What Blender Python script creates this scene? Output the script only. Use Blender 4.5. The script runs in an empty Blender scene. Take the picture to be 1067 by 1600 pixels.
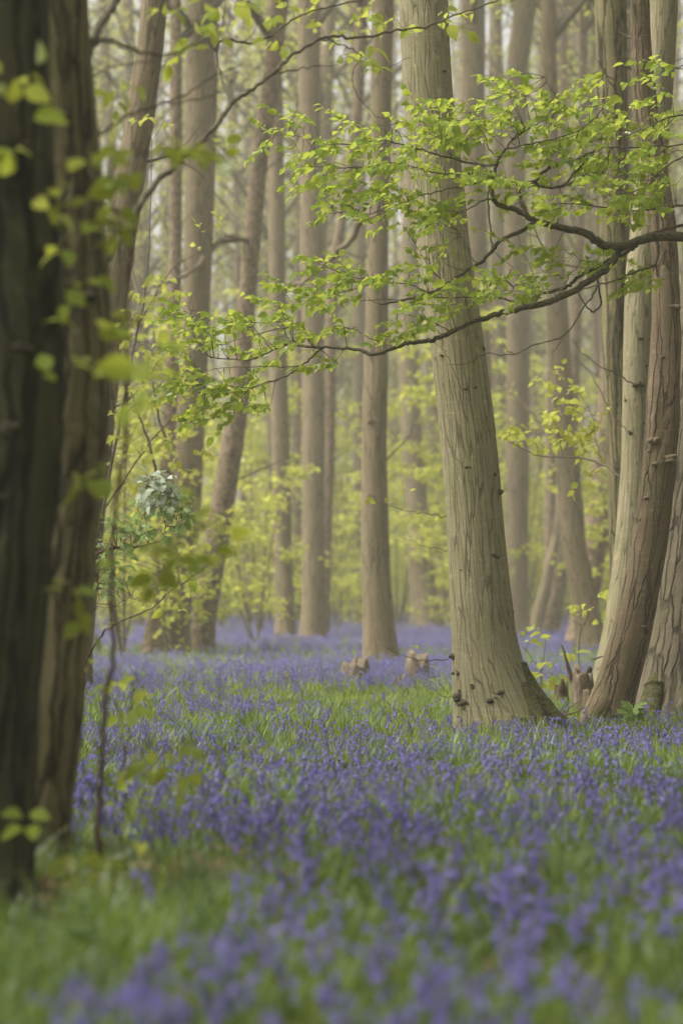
import bpy, math, random
import numpy as np
from mathutils import Vector, Matrix, Quaternion

random.seed(7)
rng = np.random.default_rng(7)
scene = bpy.context.scene
COL = scene.collection

# ------------------------------------------------------------------ camera
CAM_H, FPX, HOR = 0.97, 3778.0, 935.0
PITCH = math.atan((HOR - 800.0) / FPX)
cam_data = bpy.data.cameras.new("camera")
cam = bpy.data.objects.new("camera", cam_data)
COL.objects.link(cam)
cam.location = (0, 0, CAM_H)
cam.rotation_euler = (math.pi / 2 + PITCH, 0, 0)
cam_data.sensor_fit = 'VERTICAL'
cam_data.sensor_height = 36.0
cam_data.lens = 85.0
cam_data.clip_start = 0.1
cam_data.clip_end = 1500
cam_data.dof.use_dof = True
cam_data.dof.focus_distance = 16.4
cam_data.dof.aperture_fstop = 1.85
scene.camera = cam

# ------------------------------------------------------------------ sky and sun
SUN_EL, SUN_AZ = math.radians(54), math.radians(-100)      # azimuth from +Y (view direction), clockwise
world = bpy.data.worlds.new("World")
scene.world = world
world.use_nodes = True
wn = world.node_tree
bg = wn.nodes["Background"]
sky = wn.nodes.new("ShaderNodeTexSky")
sky.sky_type = 'NISHITA'
sky.sun_disc = False
sky.sun_elevation = SUN_EL
sky.sun_rotation = SUN_AZ
sky.air_density = 1.0
sky.dust_density = 6.0
sky.ozone_density = 1.0
hsv = wn.nodes.new("ShaderNodeHueSaturation")               # an overcast sky: almost no colour
hsv.inputs["Saturation"].default_value = 0.18
wn.links.new(sky.outputs[0], hsv.inputs["Color"])
wn.links.new(hsv.outputs[0], bg.inputs["Color"])
bg.inputs["Strength"].default_value = 0.12
sun_d = bpy.data.lights.new("sun", 'SUN')
sun_d.energy = 1.5
sun_d.angle = math.radians(25)
sun_d.color = (1.0, 0.95, 0.86)
sun = bpy.data.objects.new("sun", sun_d)
COL.objects.link(sun)
sdir = Vector((math.sin(SUN_AZ) * math.cos(SUN_EL), math.cos(SUN_AZ) * math.cos(SUN_EL), math.sin(SUN_EL)))
sun.rotation_euler = sdir.to_track_quat('Z', 'Y').to_euler()

vs = scene.view_settings
scene.display_settings.display_device = 'sRGB'
vs.view_transform = 'Standard'
vs.look = 'None'
vs.gamma = 1.0
vs.use_curve_mapping = False
vs.exposure = 1.34
cy = scene.cycles
cy.use_denoising = True
cy.max_bounces = 8
cy.diffuse_bounces = 4
cy.glossy_bounces = 2
cy.transmission_bounces = 4
cy.transparent_max_bounces = 4
cy.volume_bounces = 1
cy.sample_clamp_indirect = 4.0
cy.caustics_reflective = False
cy.caustics_refractive = False

# ------------------------------------------------------------------ helpers
_tab = rng.random((256, 256))


def vnoise(x, y):
    x = np.asarray(x, float); y = np.asarray(y, float)
    xi = np.floor(x).astype(int); yi = np.floor(y).astype(int)
    fx = x - xi; fy = y - yi
    fx = fx * fx * (3 - 2 * fx); fy = fy * fy * (3 - 2 * fy)
    a = _tab[xi & 255, yi & 255]; b = _tab[(xi + 1) & 255, yi & 255]
    c = _tab[xi & 255, (yi + 1) & 255]; d = _tab[(xi + 1) & 255, (yi + 1) & 255]
    return (a * (1 - fx) + b * fx) * (1 - fy) + (c * (1 - fx) + d * fx) * fy


def ground(x, y):
    return 0.05 * (vnoise(np.asarray(x) / 2.3 + 11, np.asarray(y) / 2.3 + 5) - .5) + 0.03 * (vnoise(np.asarray(x) * 1.7, np.asarray(y) * 1.7) - .5)


CP, SP = math.cos(PITCH), math.sin(PITCH)


def P(px, py, d):
    """the world point seen at photo pixel (px, py) at the distance y = d"""
    u = (px - 533.5) / FPX; v = (800.0 - py) / FPX
    k = d / (CP - v * SP)
    return np.array([u * k, d, CAM_H + (SP + v * CP) * k])


def depth_of(py):
    return CAM_H * FPX / (py - HOR)


def unit(v):
    v = np.asarray(v, float)
    return v / (np.linalg.norm(v, axis=-1, keepdims=True) + 1e-9)


def spline(pts, n):
    """Catmull-Rom through pts (k, m), n samples by index"""
    pts = np.asarray(pts, float)
    if len(pts) < 3:
        t = np.linspace(0, 1, n)[:, None]
        return pts[0] * (1 - t) + pts[-1] * t
    k = len(pts)
    e = np.vstack([2 * pts[0] - pts[1], pts, 2 * pts[-1] - pts[-2]])
    t = np.linspace(0, k - 1 - 1e-6, n)
    i = t.astype(int); f = (t - i)[:, None]
    p0, p1, p2, p3 = e[i], e[i + 1], e[i + 2], e[i + 3]
    return 0.5 * ((2 * p1) + (-p0 + p2) * f + (2 * p0 - 5 * p1 + 4 * p2 - p3) * f ** 2 + (-p0 + 3 * p1 - 3 * p2 + p3) * f ** 3)


class MB:
    """collects quads/tris for one mesh object"""

    def __init__(self):
        self.V = []; self.F = []; self.U = []; self.M = []; self.n = 0

    def add(self, V, F, uv=None, mat=0):
        V = np.asarray(V, float); F = np.asarray(F, int)
        self.V.append(V); self.F.append(F + self.n); self.n += len(V)
        self.U.append(np.zeros((len(V), 2)) if uv is None else np.asarray(uv, float))
        self.M.append(np.full(len(F), mat))

    def mesh(self, name, mats, smooth=True):
        me = bpy.data.meshes.new(name)
        V = np.vstack(self.V)
        loops = []; starts = []; s = 0
        for F in self.F:
            k = F.shape[1]
            loops.append(F.ravel()); starts.append(s + np.arange(len(F)) * k); s += F.size
        loops = np.concatenate(loops); starts = np.concatenate(starts)
        me.vertices.add(len(V)); me.vertices.foreach_set("co", V.ravel())
        me.loops.add(len(loops)); me.loops.foreach_set("vertex_index", loops.astype(np.int32))
        me.polygons.add(len(starts)); me.polygons.foreach_set("loop_start", starts.astype(np.int32))
        U = np.vstack(self.U)
        uvl = me.uv_layers.new(name="bark")
        uvl.data.foreach_set("uv", U[loops].ravel())
        me.polygons.foreach_set("material_index", np.concatenate(self.M).astype(np.int32))
        me.polygons.foreach_set("use_smooth", np.full(len(starts), smooth))
        for m in mats:
            me.materials.append(m)
        me.update(calc_edges=True)
        return me

    def build(self, name, mats, parent=None, smooth=True):
        if not isinstance(mats, (list, tuple)):
            mats = [mats]
        o = bpy.data.objects.new(name, self.mesh(name, mats, smooth))
        COL.objects.link(o)
        if parent is not None:
            o.parent = parent
        return o

    def tube(self, pts, rad, segs=6, mat=0, v0=0.0):
        pts = np.asarray(pts, float); n = len(pts)
        rad = np.broadcast_to(np.asarray(rad, float), (n,))
        t = unit(np.gradient(pts, axis=0))
        a = np.array([0.0, 0, 1]) if abs(t[0][2]) < .9 else np.array([1.0, 0, 0])
        nv = unit(np.cross(t[0], a))
        rings = []; uv = []
        th = np.arange(segs) / segs * 2 * math.pi
        L = np.concatenate([[0], np.cumsum(np.linalg.norm(np.diff(pts, axis=0), axis=1))]) + v0
        for i in range(n):
            nv = unit(nv - t[i] * nv.dot(t[i])); b = np.cross(t[i], nv)
            rings.append(pts[i] + rad[i] * (np.cos(th)[:, None] * nv + np.sin(th)[:, None] * b))
            uv.append(np.stack([th * rad[0], np.full(segs, L[i])], 1))
        V = np.vstack(rings + [pts[-1:] + t[-1:] * rad[-1]])
        UV = np.vstack(uv + [[[0, L[-1]]]])
        i = np.arange(n - 1)[:, None] * segs; j = np.arange(segs)[None, :]; k = (j + 1) % segs
        F = np.stack([i + j, i + k, i + segs + k, i + segs + j], -1).reshape(-1, 4)
        base = self.n
        self.add(V, F, UV, mat)
        tip = (n - 1) * segs
        T = np.stack([tip + j[0], tip + k[0], np.full(segs, n * segs)], 1)
        self.F.append(T + base); self.M.append(np.full(segs, mat))


def tag(o, label=None, cat=None, group=None, kind=None):
    if label: o["label"] = label
    if cat: o["category"] = cat
    if group: o["group"] = group
    if kind: o["kind"] = kind
    return o


def empty(name, loc, label, cat, group=None):
    o = bpy.data.objects.new(name, None)
    o.empty_display_size = .2
    COL.objects.link(o)
    o.location = [float(c) for c in loc]
    return tag(o, label, cat, group)


def copy_tree(o, parent=None):
    c = o.copy(); COL.objects.link(c)
    if parent is not None:
        c.parent = parent
    for ch in list(o.children):
        copy_tree(ch, c)
    return c


# ------------------------------------------------------------------ materials
def new_mat(name):
    m = bpy.data.materials.new(name)
    m.use_nodes = True
    nt = m.node_tree
    for n in list(nt.nodes):
        nt.nodes.remove(n)
    out = nt.nodes.new("ShaderNodeOutputMaterial")
    return m, nt, out


def N(nt, kind, **kw):
    n = nt.nodes.new(kind)
    for k, v in kw.items():
        if k.startswith("i_"):
            n.inputs[k[2:].replace("_", " ")].default_value = v
        else:
            setattr(n, k, v)
    return n


def ramp(nt, fac, stops):
    r = nt.nodes.new("ShaderNodeValToRGB")
    el = r.color_ramp.elements
    while len(el) < len(stops):
        el.new(0.5)
    for e, (p, c) in zip(el, stops):
        e.position = p
        e.color = (c[0], c[1], c[2], 1) if isinstance(c, (tuple, list)) else (c, c, c, 1)
    nt.links.new(fac, r.inputs[0])
    return r.outputs[0]


def mixc(nt, fac, a, b, blend='MIX'):
    m = nt.nodes.new("ShaderNodeMix")
    m.data_type = 'RGBA'; m.blend_type = blend
    for sock, v in ((m.inputs[0], fac), (m.inputs[6], a), (m.inputs[7], b)):
        if isinstance(v, (int, float)):
            sock.default_value = v
        elif isinstance(v, (tuple, list)):
            sock.default_value = (v[0], v[1], v[2], 1)
        else:
            nt.links.new(v, sock)
    return m.outputs[2]


def math_n(nt, op, a, b=0.0):
    m = nt.nodes.new("ShaderNodeMath"); m.operation = op
    for s, v in ((m.inputs[0], a), (m.inputs[1], b)):
        if isinstance(v, (int, float)): s.default_value = v
        else: nt.links.new(v, s)
    return m.outputs[0]


def bark_mat(name, light, dark, crack, crack_u=34, crack_v=4.5, crack_w=0.10, bump=0.5, moss=None, moss_z=0.0, plates=0.0, lichen=0.35, algae=0.45):
    m, nt, out = new_mat(name)
    uv = N(nt, "ShaderNodeUVMap", uv_map="bark")
    def mapped(su, sv, off=0.0):
        mp = N(nt, "ShaderNodeMapping")
        mp.inputs["Scale"].default_value = (su, sv, 1)
        mp.inputs["Location"].default_value = (off, off * .7, 0)
        nt.links.new(uv.outputs[0], mp.inputs[0])
        return mp.outputs[0]
    big = N(nt, "ShaderNodeTexNoise", i_Scale=1.0, i_Detail=4.0); nt.links.new(mapped(3.2, 1.4), big.inputs["Vector"])
    mid = N(nt, "ShaderNodeTexNoise", i_Scale=1.0, i_Detail=6.0, i_Roughness=.65); nt.links.new(mapped(30, 6, 3.1), mid.inputs["Vector"])
    fine = N(nt, "ShaderNodeTexNoise", i_Scale=1.0, i_Detail=5.0, i_Roughness=.7); nt.links.new(mapped(110, 45, 7.7), fine.inputs["Vector"])
    horiz = N(nt, "ShaderNodeTexNoise", i_Scale=1.0, i_Detail=3.0); nt.links.new(mapped(7, 55, 1.3), horiz.inputs["Vector"])
    warp = N(nt, "ShaderNodeTexNoise", i_Scale=1.0, i_Detail=3.0); nt.links.new(mapped(14, 7, 9), warp.inputs["Vector"])
    va = N(nt, "ShaderNodeVectorMath", operation='MULTIPLY_ADD')
    nt.links.new(warp.outputs["Color"], va.inputs[0])
    va.inputs[1].default_value = (.8, .5, 0)
    nt.links.new(mapped(crack_u, crack_v), va.inputs[2])
    vo = N(nt, "ShaderNodeTexVoronoi", feature='DISTANCE_TO_EDGE', i_Scale=1.0)
    nt.links.new(va.outputs[0], vo.inputs["Vector"])
    wmod = math_n(nt, 'MULTIPLY', big.outputs["Fac"], crack_w * 2)
    cr = math_n(nt, 'DIVIDE', vo.outputs["Distance"], wmod)
    gate = N(nt, "ShaderNodeTexNoise", i_Scale=1.0, i_Detail=3.0); nt.links.new(mapped(20, 5, 4.4), gate.inputs["Vector"])
    crk0 = ramp(nt, cr, [(0.0, 0.0), (0.45, .4), (1.0, 1.0)])
    crk = math_n(nt, 'MAXIMUM', crk0, ramp(nt, gate.outputs["Fac"], [(.50, .0), (.72, 1.0)]))
    base = mixc(nt, ramp(nt, big.outputs["Fac"], [(.3, 0.0), (.7, 1.0)]), dark, light)
    base = mixc(nt, math_n(nt, 'MULTIPLY', ramp(nt, mid.outputs["Fac"], [(.38, 1.0), (.62, 0.0)]), .45), base, dark)
    base = mixc(nt, math_n(nt, 'MULTIPLY', ramp(nt, horiz.outputs["Fac"], [(.55, 0.0), (.72, 1.0)]), lichen), base,
                [min(1, c * 1.25) for c in light])
    base = mixc(nt, math_n(nt, 'MULTIPLY', ramp(nt, fine.outputs["Fac"], [(.35, 1.0), (.55, 0.0)]), .3), base, [c * .55 for c in dark])
    ag = N(nt, "ShaderNodeTexNoise", i_Scale=1.0, i_Detail=7.0, i_Roughness=.7); nt.links.new(mapped(5.5, 2.1, 12.3), ag.inputs["Vector"])
    base = mixc(nt, math_n(nt, 'MULTIPLY', ramp(nt, ag.outputs["Fac"], [(.45, 0.0), (.68, 1.0)]), algae), base, (.62 * light[1], .66 * light[1], .36 * light[2]))
    pt = N(nt, "ShaderNodeTexNoise", i_Scale=1.0, i_Detail=6.0, i_Roughness=.7); nt.links.new(mapped(16, 11, 31.3), pt.inputs["Vector"])
    base = mixc(nt, math_n(nt, 'MULTIPLY', ramp(nt, pt.outputs["Fac"], [(.56, 0.0), (.66, 1.0)]), .45), base, [min(.6, c * 1.3) for c in light])
    col = mixc(nt, crk, crack, base)
    if plates > 0:
        pl = N(nt, "ShaderNodeTexVoronoi", feature='F1', i_Scale=1.0)
        nt.links.new(mapped(14, 9, 2.2), pl.inputs["Vector"])
        col = mixc(nt, math_n(nt, 'MULTIPLY', ramp(nt, pl.outputs["Distance"], [(.25, 1.0), (.6, 0.0)]), plates), col, [c * 1.15 for c in light])
    if moss:
        tc = N(nt, "ShaderNodeTexCoord")
        sx = N(nt, "ShaderNodeSeparateXYZ"); nt.links.new(tc.outputs["Object"], sx.inputs[0])
        mr = N(nt, "ShaderNodeMapRange"); nt.links.new(sx.outputs[2], mr.inputs[0])
        mr.inputs[1].default_value = moss_z; mr.inputs[2].default_value = 0.0
        mr.inputs[3].default_value = 0.0; mr.inputs[4].default_value = 1.0
        mx = N(nt, "ShaderNodeMapRange"); nt.links.new(sx.outputs[0], mx.inputs[0])
        mx.inputs[1].default_value = 0.0; mx.inputs[2].default_value = 0.42
        mn = N(nt, "ShaderNodeTexNoise", i_Scale=9.0, i_Detail=5.0); nt.links.new(tc.outputs["Object"], mn.inputs["Vector"])
        f = math_n(nt, 'MULTIPLY', mr.outputs[0], mx.outputs[0])
        f = math_n(nt, 'MULTIPLY', f, ramp(nt, mn.outputs["Fac"], [(.35, .2), (.6, 1.0)]))
        col = mixc(nt, math_n(nt, 'MINIMUM', math_n(nt, 'MULTIPLY', f, 1.6), .9), col, moss)
    h = math_n(nt, 'ADD', math_n(nt, 'MULTIPLY', crk, 1.0), math_n(nt, 'MULTIPLY', mid.outputs["Fac"], .7))
    h = math_n(nt, 'ADD', h, math_n(nt, 'MULTIPLY', fine.outputs["Fac"], .35))
    bp = N(nt, "ShaderNodeBump", i_Strength=bump, i_Distance=0.012)
    nt.links.new(h, bp.inputs["Height"])
    bs = N(nt, "ShaderNodeBsdfPrincipled", i_Roughness=.88)
    bs.inputs["Specular IOR Level"].default_value = .2
    nt.links.new(col, bs.inputs["Base Color"]); nt.links.new(bp.outputs[0], bs.inputs["Normal"])
    nt.links.new(bs.outputs[0], out.inputs[0])
    return m


def leaf_mat(name, stops, trans=(.30, .36, .03), tfac=.42, under=None, gloss=.06):
    m, nt, out = new_mat(name)
    oi = N(nt, "ShaderNodeObjectInfo"); ge = N(nt, "ShaderNodeNewGeometry")
    r = math_n(nt, 'FRACT', math_n(nt, 'ADD', oi.outputs["Random"], ge.outputs["Random Per Island"]))
    k = len(stops)
    col = ramp(nt, r, [(i / (k - 1), c) for i, c in enumerate(stops)])
    tc = N(nt, "ShaderNodeTexCoord")
    nz = N(nt, "ShaderNodeTexNoise", i_Scale=25.0, i_Detail=3.0); nt.links.new(tc.outputs["Object"], nz.inputs["Vector"])
    col = mixc(nt, math_n(nt, 'MULTIPLY', ramp(nt, nz.outputs["Fac"], [(.4, 0.0), (.65, 1.0)]), .35), col, [c * .65 for c in stops[0]])
    if under:
        col = mixc(nt, math_n(nt, 'MULTIPLY', ge.outputs["Backfacing"], .8), col, under)
    df = N(nt, "ShaderNodeBsdfDiffuse"); nt.links.new(col, df.inputs[0])
    tr = N(nt, "ShaderNodeBsdfTranslucent")
    tcol = mixc(nt, .75, col, trans); nt.links.new(tcol, tr.inputs[0])
    mx = N(nt, "ShaderNodeMixShader"); mx.inputs[0].default_value = tfac
    nt.links.new(df.outputs[0], mx.inputs[1]); nt.links.new(tr.outputs[0], mx.inputs[2])
    gl = N(nt, "ShaderNodeBsdfGlossy", i_Roughness=.5); gl.inputs[0].default_value = (.9, .95, 1, 1)
    fr = N(nt, "ShaderNodeFresnel"); fr.inputs[0].default_value = 1.38
    m2 = N(nt, "ShaderNodeMixShader"); nt.links.new(math_n(nt, 'MULTIPLY', fr.outputs[0], gloss * 1.6), m2.inputs[0])
    nt.links.new(mx.outputs[0], m2.inputs[1]); nt.links.new(gl.outputs[0], m2.inputs[2])
    nt.links.new(m2.outputs[0], out.inputs[0])
    return m


def plain_mat(name, a, b, scale=8.0, rough=.85, bump=.4, stretch=(1, 1, 1)):
    m, nt, out = new_mat(name)
    tc = N(nt, "ShaderNodeTexCoord"); mp = N(nt, "ShaderNodeMapping"); mp.inputs["Scale"].default_value = stretch
    nt.links.new(tc.outputs["Object"], mp.inputs[0])
    nz = N(nt, "ShaderNodeTexNoise", i_Scale=scale, i_Detail=6.0, i_Roughness=.65); nt.links.new(mp.outputs[0], nz.inputs["Vector"])
    col = ramp(nt, nz.outputs["Fac"], [(.32, a), (.68, b)])
    bp = N(nt, "ShaderNodeBump", i_Strength=bump, i_Distance=.02); nt.links.new(nz.outputs["Fac"], bp.inputs["Height"])
    bs = N(nt, "ShaderNodeBsdfPrincipled", i_Roughness=rough); bs.inputs["Specular IOR Level"].default_value = .2
    nt.links.new(col, bs.inputs["Base Color"]); nt.links.new(bp.outputs[0], bs.inputs["Normal"])
    nt.links.new(bs.outputs[0], out.inputs[0])
    return m


M_MAIN = bark_mat("bark_pale_olive", (.40, .35, .22), (.26, .225, .135), (.15, .13, .076), crack_u=46, crack_v=2.0, crack_w=.06,
                  bump=.55, moss=(.10, .105, .02), moss_z=.8)
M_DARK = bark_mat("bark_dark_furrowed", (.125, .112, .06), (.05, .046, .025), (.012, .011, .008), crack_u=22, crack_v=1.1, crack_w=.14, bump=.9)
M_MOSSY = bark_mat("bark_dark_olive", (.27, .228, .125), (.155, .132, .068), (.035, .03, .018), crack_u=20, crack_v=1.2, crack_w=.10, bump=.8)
M_DEAD = bark_mat("bark_bare_reddish", (.29, .215, .14), (.15, .11, .07), (.07, .05, .034), crack_u=26, crack_v=1.3, crack_w=.05, bump=.9)
M_ROUGH = bark_mat("bark_grey_ridged", (.21, .172, .115), (.115, .094, .062), (.05, .042, .03), crack_u=22, crack_v=2.0, crack_w=.10,
                   bump=1.0, moss=(.085, .08, .018), moss_z=.5)
M_TAN = bark_mat("bark_tan", (.275, .212, .13), (.17, .13, .079), (.07, .055, .035), crack_u=20, crack_v=1.2, crack_w=.06, bump=.4)
M_BROWN = bark_mat("bark_brown_scaly", (.29, .21, .135), (.17, .125, .08), (.06, .045, .03), crack_u=20, crack_v=8, crack_w=.12, bump=.6, plates=.5)
M_TWIG = plain_mat("twig_bark", (.075, .06, .04), (.15, .125, .08), 18, bump=.5)
M_TWIG_RED = plain_mat("young_twig_bark", (.06, .038, .026), (.12, .075, .05), 22, bump=.2)
M_LIMB = bark_mat("bark_branch", (.20, .17, .11), (.11, .09, .055), (.035, .03, .02), crack_u=50, crack_v=14, crack_w=.08, bump=.4)
M_WOOD = plain_mat("broken_wood", (.10, .078, .052), (.29, .225, .155), 9, bump=1.2, stretch=(3, 3, 1))
M_ROT = plain_mat("rotten_wood", (.05, .035, .025), (.15, .10, .065), 14, bump=.9)
M_BURR = plain_mat("burr_bark", (.035, .03, .02), (.12, .10, .06), 30, bump=.8)

GREENS = [(.12, .20, .035), (.22, .31, .04), (.29, .37, .05), (.36, .42, .07), (.18, .27, .04), (.27, .34, .04)]
M_LEAF = leaf_mat("leaf_fresh_green", GREENS, trans=(.62, .70, .07), tfac=.52, under=(.33, .38, .11))
M_LEAF_NEAR = leaf_mat("leaf_near_green", [(.24, .32, .06), (.30, .37, .05), (.36, .40, .05), (.27, .34, .09)], trans=(.70, .74, .08), tfac=.5, under=(.40, .45, .18))
M_LEAF_YEL = leaf_mat("leaf_yellow_green", [(.36, .40, .07), (.45, .45, .08), (.40, .43, .09), (.28, .35, .06)], trans=(.78, .78, .13), tfac=.5)
M_LEAF_PALE = leaf_mat("leaf_silver_backed", [(.20, .31, .09), (.27, .38, .12), (.23, .34, .09)], trans=(.45, .58, .14), tfac=.35, under=(.55, .60, .46))
M_LEAF_WHITE = leaf_mat("leaf_white_felted", [(.50, .56, .42), (.60, .64, .52), (.42, .50, .34)], trans=(.45, .52, .25), tfac=.25, under=(.62, .66, .54))
M_LEAF_DEEP = leaf_mat("leaf_deep_green", [(.06, .10, .02), (.08, .13, .025), (.05, .09, .02)], trans=(.14, .20, .03), tfac=.3)  # dark leaves so the added canopy blocks more light
M_LEAF_SYC = leaf_mat("leaf_lobed_green", [(.20, .29, .09), (.26, .34, .11)], trans=(.30, .40, .08), tfac=.3)
M_GRASS = leaf_mat("grass_green", [(.20, .30, .04), (.30, .39, .045), (.38, .45, .06), (.26, .35, .04), (.16, .27, .04)], trans=(.48, .58, .07), tfac=.4, gloss=.05)
M_STRAP = leaf_mat("strap_leaf_green", [(.07, .13, .022), (.12, .19, .03), (.20, .28, .045), (.09, .16, .035), (.05, .10, .02)], trans=(.24, .33, .04), tfac=.35, gloss=.07)
M_BELL = leaf_mat("bluebell_violet", [(.22, .19, .50), (.29, .25, .58), (.17, .15, .44), (.36, .32, .64), (.24, .19, .54)], trans=(.38, .32, .70), tfac=.35, gloss=.05)
M_STEM = leaf_mat("bluebell_stem", [(.12, .17, .05), (.15, .18, .07)], trans=(.2, .25, .05), tfac=.15)
M_LITTER = leaf_mat("dead_leaf", [(.22, .14, .08), (.30, .20, .12), (.16, .10, .06), (.34, .26, .17)], trans=(.3, .2, .1), tfac=.15)

# ground sheet material
M_SOIL, nt, out = new_mat("woodland_soil")
tc = N(nt, "ShaderNodeTexCoord")
nz = N(nt, "ShaderNodeTexNoise", i_Scale=1.2, i_Detail=8.0, i_Roughness=.7); nt.links.new(tc.outputs["Object"], nz.inputs["Vector"])
nf = N(nt, "ShaderNodeTexNoise", i_Scale=22.0, i_Detail=6.0); nt.links.new(tc.outputs["Object"], nf.inputs["Vector"])
c1 = ramp(nt, nz.outputs["Fac"], [(.35, (.05, .06, .02)), (.5, (.075, .085, .025)), (.66, (.085, .07, .04))])
c1 = mixc(nt, ramp(nt, nf.outputs["Fac"], [(.45, 0.0), (.7, .6)]), c1, (.12, .095, .055))
bs = N(nt, "ShaderNodeBsdfPrincipled", i_Roughness=.95); nt.links.new(c1, bs.inputs["Base Color"])
bp = N(nt, "ShaderNodeBump", i_Strength=.8, i_Distance=.05); nt.links.new(nf.outputs["Fac"], bp.inputs["Height"])
nt.links.new(bp.outputs[0], bs.inputs["Normal"]); nt.links.new(bs.outputs[0], out.inputs[0])

# ------------------------------------------------------------------ ground sheet
def grid_axis(a, b, near0, near1, fine, coarse):
    xs = list(np.arange(a, near0, coarse)) + list(np.arange(near0, near1, fine)) + list(np.arange(near1, b + .01, coarse))
    return np.array(xs)


gx = grid_axis(-130, 130, -9, 9, .25, 3.0)
gy = grid_axis(-40, 190, 3, 45, .25, 2.5)
GX, GY = np.meshgrid(gx, gy)
V = np.stack([GX, GY, ground(GX, GY)], -1).reshape(-1, 3)
nx, ny = len(gx), len(gy)
i = np.arange(ny - 1)[:, None] * nx; j = np.arange(nx - 1)[None, :]
F = np.stack([i + j, i + j + 1, i + nx + j + 1, i + nx + j], -1).reshape(-1, 4)
mb = MB(); mb.add(V, F)
tag(mb.build("ground", M_SOIL), "dark leaf-strewn woodland soil under the flowers and grass", "ground", kind="structure")

# ------------------------------------------------------------------ leaves
def leaf_template(rows, fold=.10, droop=.22, curl=0.0):
    """rows: (t, half width).  x = side, y = along the leaf, z = normal."""
    V = [(0, 0, 0)]
    for t, w in rows:
        z = -droop * t * t
        V += [(-w, t, z + fold * (w / .35) - curl * t), (0, t, z), (w, t, z + fold * (w / .35))]
    V.append((0, 1.0, -droop))
    k = len(rows)
    T = [(0, 2, 1), (0, 3, 2)]; Q = []
    for r in range(k - 1):
        a = 1 + 3 * r; b = a + 3
        Q += [(a, a + 1, b + 1, b), (a + 1, a + 2, b + 2, b + 1)]
    a = 1 + 3 * (k - 1); e = 1 + 3 * k
    T += [(a, a + 1, e), (a + 1, a + 2, e)]
    return np.array(V, float), np.array(Q), np.array(T)


LEAF_FINE = leaf_template([(.14, .20), (.32, .33), (.52, .34), (.72, .24), (.88, .11)])
LEAF_FINE2 = leaf_template([(.14, .18), (.32, .31), (.52, .33), (.72, .25), (.88, .11)], fold=.17, droop=.42, curl=.12)
LEAF_MID = leaf_template([(.28, .31), (.66, .27)], fold=.10, droop=.3)
LEAF_LOW = (np.array([(0, 0, 0), (-.33, .45, .06), (.33, .45, .06), (0, 1, -.2)], float), np.array([(0, 2, 3, 1)]), None)


def frames(d, n):
    d = unit(d); n = n - d * np.sum(n * d, -1, keepdims=True); n = unit(n)
    return np.cross(d, n), d, n


def add_leaves(mb, tmpl, pos, dirs, nrm, size, mat=0, width=1.0):
    """joins many leaves into one mesh builder"""
    if len(pos) == 0:
        return
    TV, Q, T = tmpl
    s, d, n = frames(np.asarray(dirs, float), np.asarray(nrm, float))
    size = np.broadcast_to(np.asarray(size, float), (len(pos),))[:, None, None]
    V = np.asarray(pos)[:, None, :] + size * (TV[None, :, 0:1] * width * s[:, None, :] + TV[None, :, 1:2] * d[:, None, :] + TV[None, :, 2:3] * n[:, None, :])
    k = len(TV); off = (np.arange(len(pos)) * k)[:, None, None]
    base = mb.n
    mb.add(V.reshape(-1, 3), (Q[None] + off).reshape(-1, Q.shape[1]), mat=mat)
    if T is not None:
        mb.F.append((T[None] + off).reshape(-1, 3) + base); mb.M.append(np.full(len(pos) * len(T), mat))


_leaf_mesh = {}


def leaf_mesh(mat, tmpl_id):
    key = (mat.name, tmpl_id)
    if key not in _leaf_mesh:
        TV, Q, T = (LEAF_FINE, LEAF_FINE2)[tmpl_id]
        mb = MB(); mb.add(TV, Q); mb.F.append(T); mb.M.append(np.zeros(len(T)))
        _leaf_mesh[key] = mb.mesh("leaf", [mat])
    return _leaf_mesh[key]


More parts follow.
